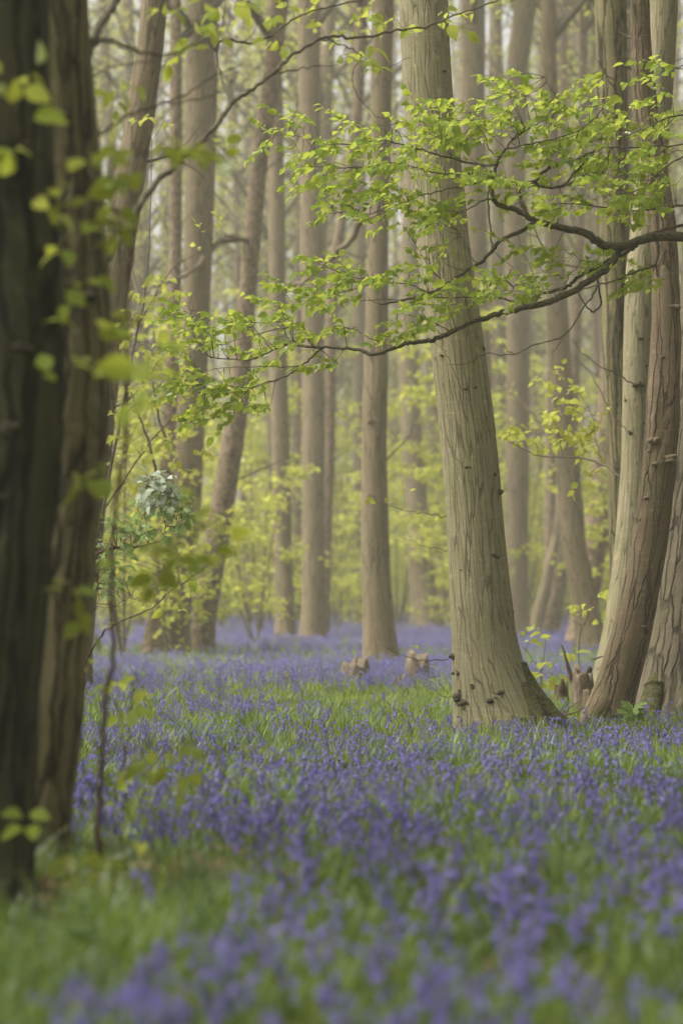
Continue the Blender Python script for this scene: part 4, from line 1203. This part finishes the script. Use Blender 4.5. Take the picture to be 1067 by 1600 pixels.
LV, LT = lobed_leaf()
lm = MB(); lm.add(LV, LT); lobed = lm.mesh("lobed_leaf", [M_LEAF_SYC], smooth=False)
for (bx, by, tx, ty, s, tilt) in ((988, 1108, 962, 1098, .17, -.5), (990, 1106, 1016, 1098, .16, -.6), (987, 1112, 964, 1126, .19, -.8), (992, 1112, 998, 1140, .17, -.9), (992, 1110, 1018, 1112, .12, -.6)):
    p0 = P(bx, by, 16.45); p1 = P(tx, ty, 16.25)
    d = unit(p1 - p0)
    mb.tube([stem_top - o, (stem_top + p0) / 2 - o + [0, 0, .005], p0 - o], [.002, .0018, .0016], 4)
    S, D, Nn = frames(d[None], np.array([[.1, -1.0, .75 + .3 * tilt]]))
    ob = bpy.data.objects.new("leaf", lobed); COL.objects.link(ob); ob.parent = croot
    M = Matrix.Identity(4)
    for r in range(3):
        M[r][0], M[r][1], M[r][2], M[r][3] = S[0][r] * s, D[0][r] * s, Nn[0][r] * s, (p0 - o)[r]
    ob.matrix_basis = M
mb.build("stem", M_STEM, croot)

#@@STUMPS
# ---- stumps and dead wood
def stump(label, px0, px1, ytop, ybase, d, mat, jag=.25, lean=0.0, name="tree_stump", spike=None, hole=None):
    a = P(px0, ybase, d); b = P(px1, ybase, d); t = P((px0 + px1) / 2, ytop, d)
    c = (a + b) / 2; g = float(ground(c[0], d)); r = (b[0] - a[0]) / 2; h = t[2] - g
    root = empty(name, (c[0], d, g), label, "tree stump")
    sg = 28; n = 16
    th = np.arange(sg) / sg * 2 * math.pi
    rings = []; uv = []
    seed = px0 * .13
    rimh = 1 - jag * vnoise(th * 1.6 + seed, th * 0 + seed) - jag * .4 * vnoise(th * 5 + seed, th * 0 + 3)
    for k in range(n):
        f = k / (n - 1)
        rr = r * (1.12 - .35 * f + .35 * math.exp(-f * 5)) * (1 + .22 * (vnoise(np.cos(th) * 2 + seed, np.sin(th) * 2 + f * 2) - .5) + .10 * (vnoise(th * 7 + seed, f * 3 + th * 0) - .5))
        z = -.1 + (h + .1) * f * rimh
        rings.append(np.stack([rr * np.cos(th) + lean * r * f, rr * np.sin(th), z], 1)); uv.append(np.stack([th * r, z], 1))
    for s_ in (.62, .25):                                      # the hollowed top
        rings.append(rings[n - 1] * [s_, s_, 1] + [lean * r * (1 - s_), 0, -.05 * h * (1.3 - s_)]); uv.append(uv[-1])
    V = np.vstack(rings); m = len(rings)
    i = np.arange(m - 1)[:, None] * sg; j = np.arange(sg)[None, :]; k = (j + 1) % sg
    F = np.stack([i + j, i + k, i + sg + k, i + sg + j], -1).reshape(-1, 4)
    mb = MB(); mb.add(V, F, np.vstack(uv))
    mb.F.append(((m - 1) * sg + np.arange(sg))[None, :]); mb.M.append(np.zeros(1))
    mb.build("trunk", mat, root)
    if spike:
        ms = MB()
        for (x0, y0, x1, y1, w) in spike:
            L = px_line([(x0, y0), ((x0 + x1) / 2 + 1, (y0 + y1) / 2), (x1, y1)], d, d - .05, n=7, wig=.004)
            ms.tube(L - np.array(root.location), np.linspace(w, w * .3, 7) * d / FPX, 6)
        ms.build("splinter", mat, root)
    if hole:
        mh = MB(); hx, hy, hw = hole
        p = P(hx, hy, d - r * .93 - .0) - np.array(root.location); w = hw * d / FPX
        th2 = np.arange(9) / 9 * 2 * math.pi
        ring = p + np.stack([w * np.cos(th2) * .7, th2 * 0 - .012, w * np.sin(th2)], 1)
        mh.add(np.vstack([ring, ring * 1.0 + [0, -.012, 0]]), np.array([[q, (q + 1) % 9, 9 + (q + 1) % 9, 9 + q] for q in range(9)]))
        mh.F.append((9 + np.arange(9))[None, :]); mh.M.append(np.zeros(1))
        mh.build("knot_hole", M_ROT, root)
    return root


stump("rounded orange-brown stump left of the pale central trunk's foot", 526, 576, 1013, 1078, 26.0, M_WOOD, jag=.5, lean=.15)
stump("upright pale brown stump right of the pale central trunk's foot", 627, 668, 1009, 1076, 26.3, M_WOOD, jag=.38, lean=.25)
stump("low reddish slab of wood at the left side of the upright pale stump", 606, 634, 1044, 1084, 25.3, M_WOOD, jag=.5, lean=.4, name="broken_wood")
stump("small low stump far left of the two central stumps", 434, 464, 1044, 1082, 25.5, M_WOOD, jag=.4, lean=-.2)
stump("jagged broken stump with an upright splinter, left of the curved reddish trunk", 891, 933, 1020, 1100, 19.2, M_WOOD, jag=.3, lean=-.15,
      spike=[(891, 1062, 877, 1008, 4.5), (905, 1075, 889, 1118, 4), (893, 1060, 884, 1038, 3)], hole=(920, 1046, 6))
stump("dark rotten stub low in the grass right of the sharp trunk's mossy root", 858, 886, 1096, 1132, 18.2, M_ROT, jag=.55, lean=.1, name="rotten_stub")
stump("little brown stub just behind the jagged broken stump", 864, 890, 1046, 1092, 20.6, M_ROT, jag=.4, lean=.0, name="rotten_stub")
stump("smooth pinkish knob of wood at the left of the curved trunk's foot", 905, 932, 1072, 1135, 18.0, M_DEAD, jag=.08, lean=.2, name="root_knob")
# fallen sticks
for lab, pts, d0, d1, r in (("thin pale stick leaning by the dark rotten stub", [(868, 1124), (890, 1116), (912, 1106)], 17.9, 17.6, .010),
                            ("dark dead twig poking out behind the jagged broken stump", [(925, 1030), (945, 1024), (968, 1012)], 19.4, 19.0, .008),
                            ("fallen stick lying in litter at the wavy sapling's foot", [(90, 1392), (140, 1405), (200, 1422)], 7.9, 7.5, .010)):
    L = px_line(pts, d0, d1, n=9, wig=.006)
    mid = L[len(L) // 2]
    root = empty("fallen_stick", mid, lab, "stick")
    mb = MB(); mb.tube(L - mid, np.linspace(r, r * .5, 9), 6)
    for k in (3, 6):
        e = L[k] - mid
        mb.tube([e, e + rng.normal(0, .03, 3) + [.04, 0, .03], e + rng.normal(0, .02, 3) + [.09, 0, .05]], [r * .5, r * .4, r * .25], 5)
    mb.build("stick", M_TWIG if "dark" in lab or "fallen" in lab else M_WOOD, root)

#@@COVER
# ------------------------------------------------------------------ ground cover
def hidden_collection(name, meshes):
    c = bpy.data.collections.new(name)
    for k, me in enumerate(meshes):
        o = bpy.data.objects.new("%s_source_%02d" % (name, k), me)
        c.objects.link(o)
    return c


def tuft(seed, blades, lmin, lmax, w, spread, mat, arch=.6):
    r = np.random.default_rng(seed); mb = MB()
    for b in range(blades):
        az = r.uniform(0, 6.283); L = r.uniform(lmin, lmax)
        root = np.array([*(r.normal(0, spread, 2)), -.01]); out = np.array([math.cos(az), math.sin(az), 0])
        bend = r.uniform(.25, 1.0) * arch
        n = 5; t = np.linspace(0, 1, n)
        pts = root + out * (L * bend * t ** 1.7)[:, None] + np.array([0, 0, 1.0]) * (L * (t - .55 * bend * t ** 2.6))[:, None]
        side = np.array([-out[1], out[0], 0]) * math.cos(r.normal(0, .5))
        wd = w * r.uniform(.6, 1.2) * np.array([.6, 1, .95, .65, .08])
        V = np.vstack([pts - side * wd[:, None], pts + side * wd[:, None]])
        mb.add(V, np.array([(q, q + n, q + 1 + n, q + 1) for q in range(n - 1)]))
    return mb.mesh("tuft", [mat])


def bell_plant(seed, h, nb, parts=False):
    r = np.random.default_rng(seed)
    st = MB(); bl = MB()
    az = r.uniform(0, 6.28); out = np.array([math.cos(az), math.sin(az), 0])
    n = 9; t = np.linspace(0, 1, n)
    lean = r.uniform(.02, .10)
    pts = out * (lean * t + .07 * np.clip(t - .72, 0, 1) ** 1.5 * 6)[:, None] * h / .35 + np.array([0, 0, 1.0]) * (h * (t - .35 * np.clip(t - .78, 0, 1) ** 1.5 * 3))[:, None]
    st.tube(pts, np.linspace(.0030, .0014, n), 4)
    for k in range(nb):
        f = .50 + .50 * (k + .5) / nb
        a = np.array([np.interp(f, t, pts[:, c]) for c in range(3)])
        sd = unit(out * .8 + r.normal(0, .75, 3) * [1, 1, .2])
        b = a + sd * r.uniform(.008, .022) + [0, 0, .004]
        ax = unit(sd * .45 + np.array([0, 0, -1.0]) + r.normal(0, .12, 3))
        s = unit(np.cross(ax, [.3, .5, .1])); u = np.cross(ax, s)
        m = 6; th = np.arange(m) / m * 6.283
        sz = r.uniform(.8, 1.2) * (1.0 - .35 * (k / nb))
        rings = []
        for z, rad in ((0, .0025), (.006, .0062), (.015, .0065), (.021, .0115)):
            rings.append(b + ax * z * sz + rad * sz * (np.cos(th)[:, None] * s + np.sin(th)[:, None] * u))
        V = np.vstack(rings); i = np.arange(3)[:, None] * m; j = np.arange(m)[None, :]; kk = (j + 1) % m
        bl.add(V, np.stack([i + j, i + kk, i + m + kk, i + m + j], -1).reshape(-1, 4))
        st.tube([a, (a + b) / 2 + [0, 0, .003], b], [.0009, .0009, .0009], 3)
    return st, bl


GR_SHORT = [tuft(10 + k, 34, .07, .17, .0030, .050, M_GRASS, .8) for k in range(4)]
GR_TALL = [tuft(30 + k, 9, .20, .34, .0026, .05, M_GRASS, .55) for k in range(2)]
GR_LONG = [tuft(20 + k, 24, .12, .27, .0038, .045, M_STRAP, .95) for k in range(4)]
BELLS = [bell_plant(60 + k, .19 + .025 * (k % 4), 8 + k % 4) for k in range(6)]
BELL_MESH = []
for s_, b_ in BELLS:
    mb = MB()
    for src, mi in ((s_, 0), (b_, 1)):
        off = mb.n
        mb.V += src.V; mb.U += src.U
        mb.F += [f + off for f in src.F]; mb.M += [np.full(len(f), mi) for f in src.F]
        mb.n += src.n
    BELL_MESH.append(mb.mesh("bluebell", [M_STEM, M_BELL]))


def scatter(density, d0, d1, margin=1.25, cell=1.0):
    """random points in the camera's view wedge between d0 and d1, density in points per square metre"""
    half1 = 533.5 / FPX * d1 * margin + .3
    n = int(2 * half1 * (d1 - d0) * density)
    y = rng.uniform(d0, d1, n); x = rng.uniform(-half1, half1, n)
    k = np.abs(x) < 533.5 / FPX * y * margin + .3
    return x[k], y[k]


TRUNKS = [(-.95, D1, .28), (P(40, 1395, D2)[0], D2, .20), (P(797, 1145, MD)[0], MD, .33), (P(936, 1150, RD)[0], RD, .2), (P(1062, 1155, 18.6)[0], 18.6, .45)]


def clear_of_trunks(x, y):
    k = np.ones(len(x), bool)
    for tx, ty, tr in TRUNKS:
        k &= (x - tx) ** 2 + (y - ty) ** 2 > tr * tr
    return k


def bell_density(x, y):
    """how much of the ground the bluebells take, 0..1: drifts at certain distances, broken up by clumps"""
    u = x / y * FPX + 533.5
    n = .55 * vnoise(x * .9 + 40, y * .42 + 9) + .45 * vnoise(x * 2.6 + 3, y * 1.4 + 21)
    prof = np.interp(y, [3, 5.5, 7, 8.5, 11, 14.5, 16.5, 18, 21, 24, 26, 31, 34, 38, 42, 46, 90], [.22, .24, .33, .36, .34, .30, .20, .12, .11, .34, .55, .50, .20, .12, .45, .85, .85])
    side = np.interp(u, [0, 250, 480, 700, 1067], [.0, -.03, .0, .07, .10])
    side = side * np.where(y < 18, 1, .2)
    bare = np.exp(-(((u - 240) / 170) ** 2 + ((y - 8.1) / .7) ** 2)) * .6
    patch = np.exp(-(((u - 640) / 150) ** 2 + ((y - 17.8) / 2.4) ** 2)) * .4
    return np.clip((prof + side - bare - patch + (n - .5) * 1.4), 0, 1)


def gn_scatter(name, pts, rot, scl, idx, coll, label, cat):
    me = bpy.data.meshes.new(name)
    me.vertices.add(len(pts)); me.vertices.foreach_set("co", np.asarray(pts, float).ravel())
    a = me.attributes.new("rot", 'FLOAT_VECTOR', 'POINT'); a.data.foreach_set("vector", np.asarray(rot, float).ravel())
    a = me.attributes.new("scl", 'FLOAT', 'POINT'); a.data.foreach_set("value", np.asarray(scl, float))
    a = me.attributes.new("idx", 'INT', 'POINT'); a.data.foreach_set("value", np.asarray(idx, np.int32))
    o = bpy.data.objects.new(name, me); COL.objects.link(o)
    ng = bpy.data.node_groups.new(name + "_nodes", 'GeometryNodeTree')
    ng.interface.new_socket("Geometry", in_out='INPUT', socket_type='NodeSocketGeometry')
    ng.interface.new_socket("Geometry", in_out='OUTPUT', socket_type='NodeSocketGeometry')
    gi = ng.nodes.new("NodeGroupInput"); go = ng.nodes.new("NodeGroupOutput")
    ci = ng.nodes.new("GeometryNodeCollectionInfo"); ci.inputs[0].default_value = coll
    ci.inputs[1].default_value = True; ci.inputs[2].default_value = True
    ip = ng.nodes.new("GeometryNodeInstanceOnPoints")
    def attr(nm, t, so):
        n = ng.nodes.new("GeometryNodeInputNamedAttribute"); n.data_type = t; n.inputs[0].default_value = nm
        return [s for s in n.outputs if s.enabled][0]
    ng.links.new(gi.outputs[0], ip.inputs["Points"]); ng.links.new(ci.outputs[0], ip.inputs["Instance"])
    ip.inputs["Pick Instance"].default_value = True
    ng.links.new(attr("idx", 'INT', 4), ip.inputs["Instance Index"])
    e2r = ng.nodes.new("FunctionNodeEulerToRotation"); ng.links.new(attr("rot", 'FLOAT_VECTOR', 0), e2r.inputs[0])
    ng.links.new(e2r.outputs[0], ip.inputs["Rotation"])
    ng.links.new(attr("scl", 'FLOAT', 1), ip.inputs["Scale"])
    ng.links.new(ip.outputs[0], go.inputs[0])
    m = o.modifiers.new("scatter", 'NODES'); m.node_group = ng
    return tag(o, label, cat, kind="stuff")


def rots(n, tilt=.12):
    return np.stack([rng.normal(0, tilt, n), rng.normal(0, tilt, n), rng.uniform(0, 6.283, n)], 1)


# grass and bluebell leaves
gp = []; gi_ = []; gs = []
for d0, d1, dens, sc in ((2.6, 9, 170, 1.0), (9, 14, 140, 1.0), (14, 20, 120, 1.0), (20, 36, 70, 1.2), (36, 60, 34, 1.6), (60, 95, 16, 2.2)):
    x, y = scatter(dens, d0, d1, 1.3)
    k = clear_of_trunks(x, y); x, y = x[k], y[k]
    u = x / y * FPX + 533.5
    bare = np.exp(-(((u - 240) / 150) ** 2 + ((y - 8.1) / .6) ** 2)) * .9
    k = rng.random(len(x)) > bare; x, y = x[k], y[k]
    longp = np.interp(y, [3, 8, 14, 17, 24, 30, 90], [.8, .7, .65, .45, .3, .3, .4])
    lg = rng.random(len(x)) < longp
    gp.append(np.stack([x, y, ground(x, y)], 1)); tl = rng.random(len(x)) < np.interp(y, [3, 8, 18, 30], [.10, .16, .12, .05])
    gi_.append(np.where(tl, rng.integers(8, 10, len(x)), np.where(lg, rng.integers(4, 8, len(x)), rng.integers(0, 4, len(x))))); gs.append(rng.uniform(.55, 1.3, len(x)) * (.55 + .9 * vnoise(x * 1.9 + 60, y * 1.1 + 8)) * np.interp(y, [3, 6, 9, 13, 17, 40, 90], [.66, .68, .76, .80, .72, .75, .9]) * sc ** .5)
gp = np.vstack(gp); gi_ = np.concatenate(gi_); gs = np.concatenate(gs)
gn_scatter("grass", gp, rots(len(gp)), gs, gi_, hidden_collection("grass_tufts", GR_SHORT + GR_LONG + GR_TALL), "bright green grass and bluebell leaves carpeting the glade", "grass")

# bluebells
bp_ = []; bs_ = []
for d0, d1, dens, sc in ((3.2, 9, 125, 1.0), (9, 20, 115, 1.0), (20, 36, 80, 1.1), (36, 60, 46, 1.4), (60, 95, 24, 1.9)):
    x, y = scatter(dens, d0, d1, 1.2)
    k = clear_of_trunks(x, y); x, y = x[k], y[k]
    k = rng.random(len(x)) < bell_density(x, y); x, y = x[k], y[k]
    bp_.append(np.stack([x, y, ground(x, y)], 1)); bs_.append(np.interp(y, [3, 9, 12, 14.5, 17, 26, 40, 90], [.98, .98, .94, .80, .76, .88, .95, 1.1]) * rng.uniform(.72, 1.2, len(x)) * sc ** .4)
bp_ = np.vstack(bp_); bs_ = np.concatenate(bs_); bi_ = rng.integers(0, len(BELL_MESH), len(bp_)); br_ = rots(len(bp_), .10)
order = np.argsort(bp_[:, 1]); bp_, bs_, bi_, br_ = bp_[order], bs_[order], bi_[order], br_[order]
# the 300 that show largest stand as flowers of their own
hx = (bp_[:, 0] / bp_[:, 1]) * FPX + 533.5
hy = HOR + (CAM_H - bp_[:, 2] - .20 * bs_) / bp_[:, 1] * FPX
inview = (hx > 5) & (hx < 1062) & (hy < 1585)
own = np.where(inview & (bp_[:, 1] > 3.5))[0][:300]
mask = np.ones(len(bp_), bool); mask[own] = False
gn_scatter("bluebells", bp_[mask], br_[mask], bs_[mask], bi_[mask], hidden_collection("bluebell_plants", BELL_MESH), "carpet of violet bluebells spreading back through the wood", "bluebells")
own_mesh = [(s_.mesh("flower_stalk", [M_STEM]), b_.mesh("flower_head", [M_BELL])) for s_, b_ in BELLS]
for q in own:
    v = int(bi_[q])
    r = empty("bluebell", bp_[q], "soft blurred bluebell of the row of flowers nearest the camera", "bluebell", "nearest bluebells along the bottom")
    r.rotation_euler = [float(c) for c in br_[q]]; s = float(bs_[q]); r.scale = (s, s, s)
    for nm, me in zip(("stalk", "flower_head"), own_mesh[v]):
        o = bpy.data.objects.new(nm, me); COL.objects.link(o); o.parent = r
print("bluebells", len(bp_), "grass", len(gp), "own to", bp_[own[-1]])

# dead leaves on the bare patch and among the stems
mb = MB(); n = 900
u = rng.normal(250, 130, n); y = rng.normal(8.0, .45, n)
u[:140] = rng.uniform(0, 1067, 140); y[:140] = rng.uniform(6, 20, 140)
x = (u - 533.5) / FPX * y
add_leaves(mb, LEAF_MID, np.stack([x, y, ground(x, y) + rng.uniform(.01, .05, n)], 1), rng.normal(0, 1, (n, 3)) * [1, 1, .25], rng.normal(0, .35, (n, 3)) + [0, 0, 1], rng.uniform(.05, .09, n))
tag(mb.build("leaf_litter", M_LITTER), "scattered brown dead leaves on the bare soil by the left trunks", "dead leaves", kind="stuff")

#@@HAZE
# ------------------------------------------------------------------ haze
hz_mat, nt, out = new_mat("pale_haze")
pv = N(nt, "ShaderNodeVolumePrincipled")
pv.inputs["Color"].default_value = (.95, .91, .79, 1)
pv.inputs["Density"].default_value = 0.0024
pv.inputs["Anisotropy"].default_value = 0.1
nt.links.new(pv.outputs[0], out.inputs["Volume"])
zmax = 40.0
mb = MB()
x0, x1, y0, y1, z0, z1 = -140, 140, -50, 200, -1.2, zmax
V = [(x0, y0, z0), (x1, y0, z0), (x1, y1, z0), (x0, y1, z0), (x0, y0, z1), (x1, y0, z1), (x1, y1, z1), (x0, y1, z1)]
mb.add(V, [(0, 3, 2, 1), (4, 5, 6, 7), (0, 1, 5, 4), (1, 2, 6, 5), (2, 3, 7, 6), (3, 0, 4, 7)])
hz_o = tag(mb.build("haze", hz_mat, smooth=False), "pale haze hanging between the trunks", "haze", kind="stuff")
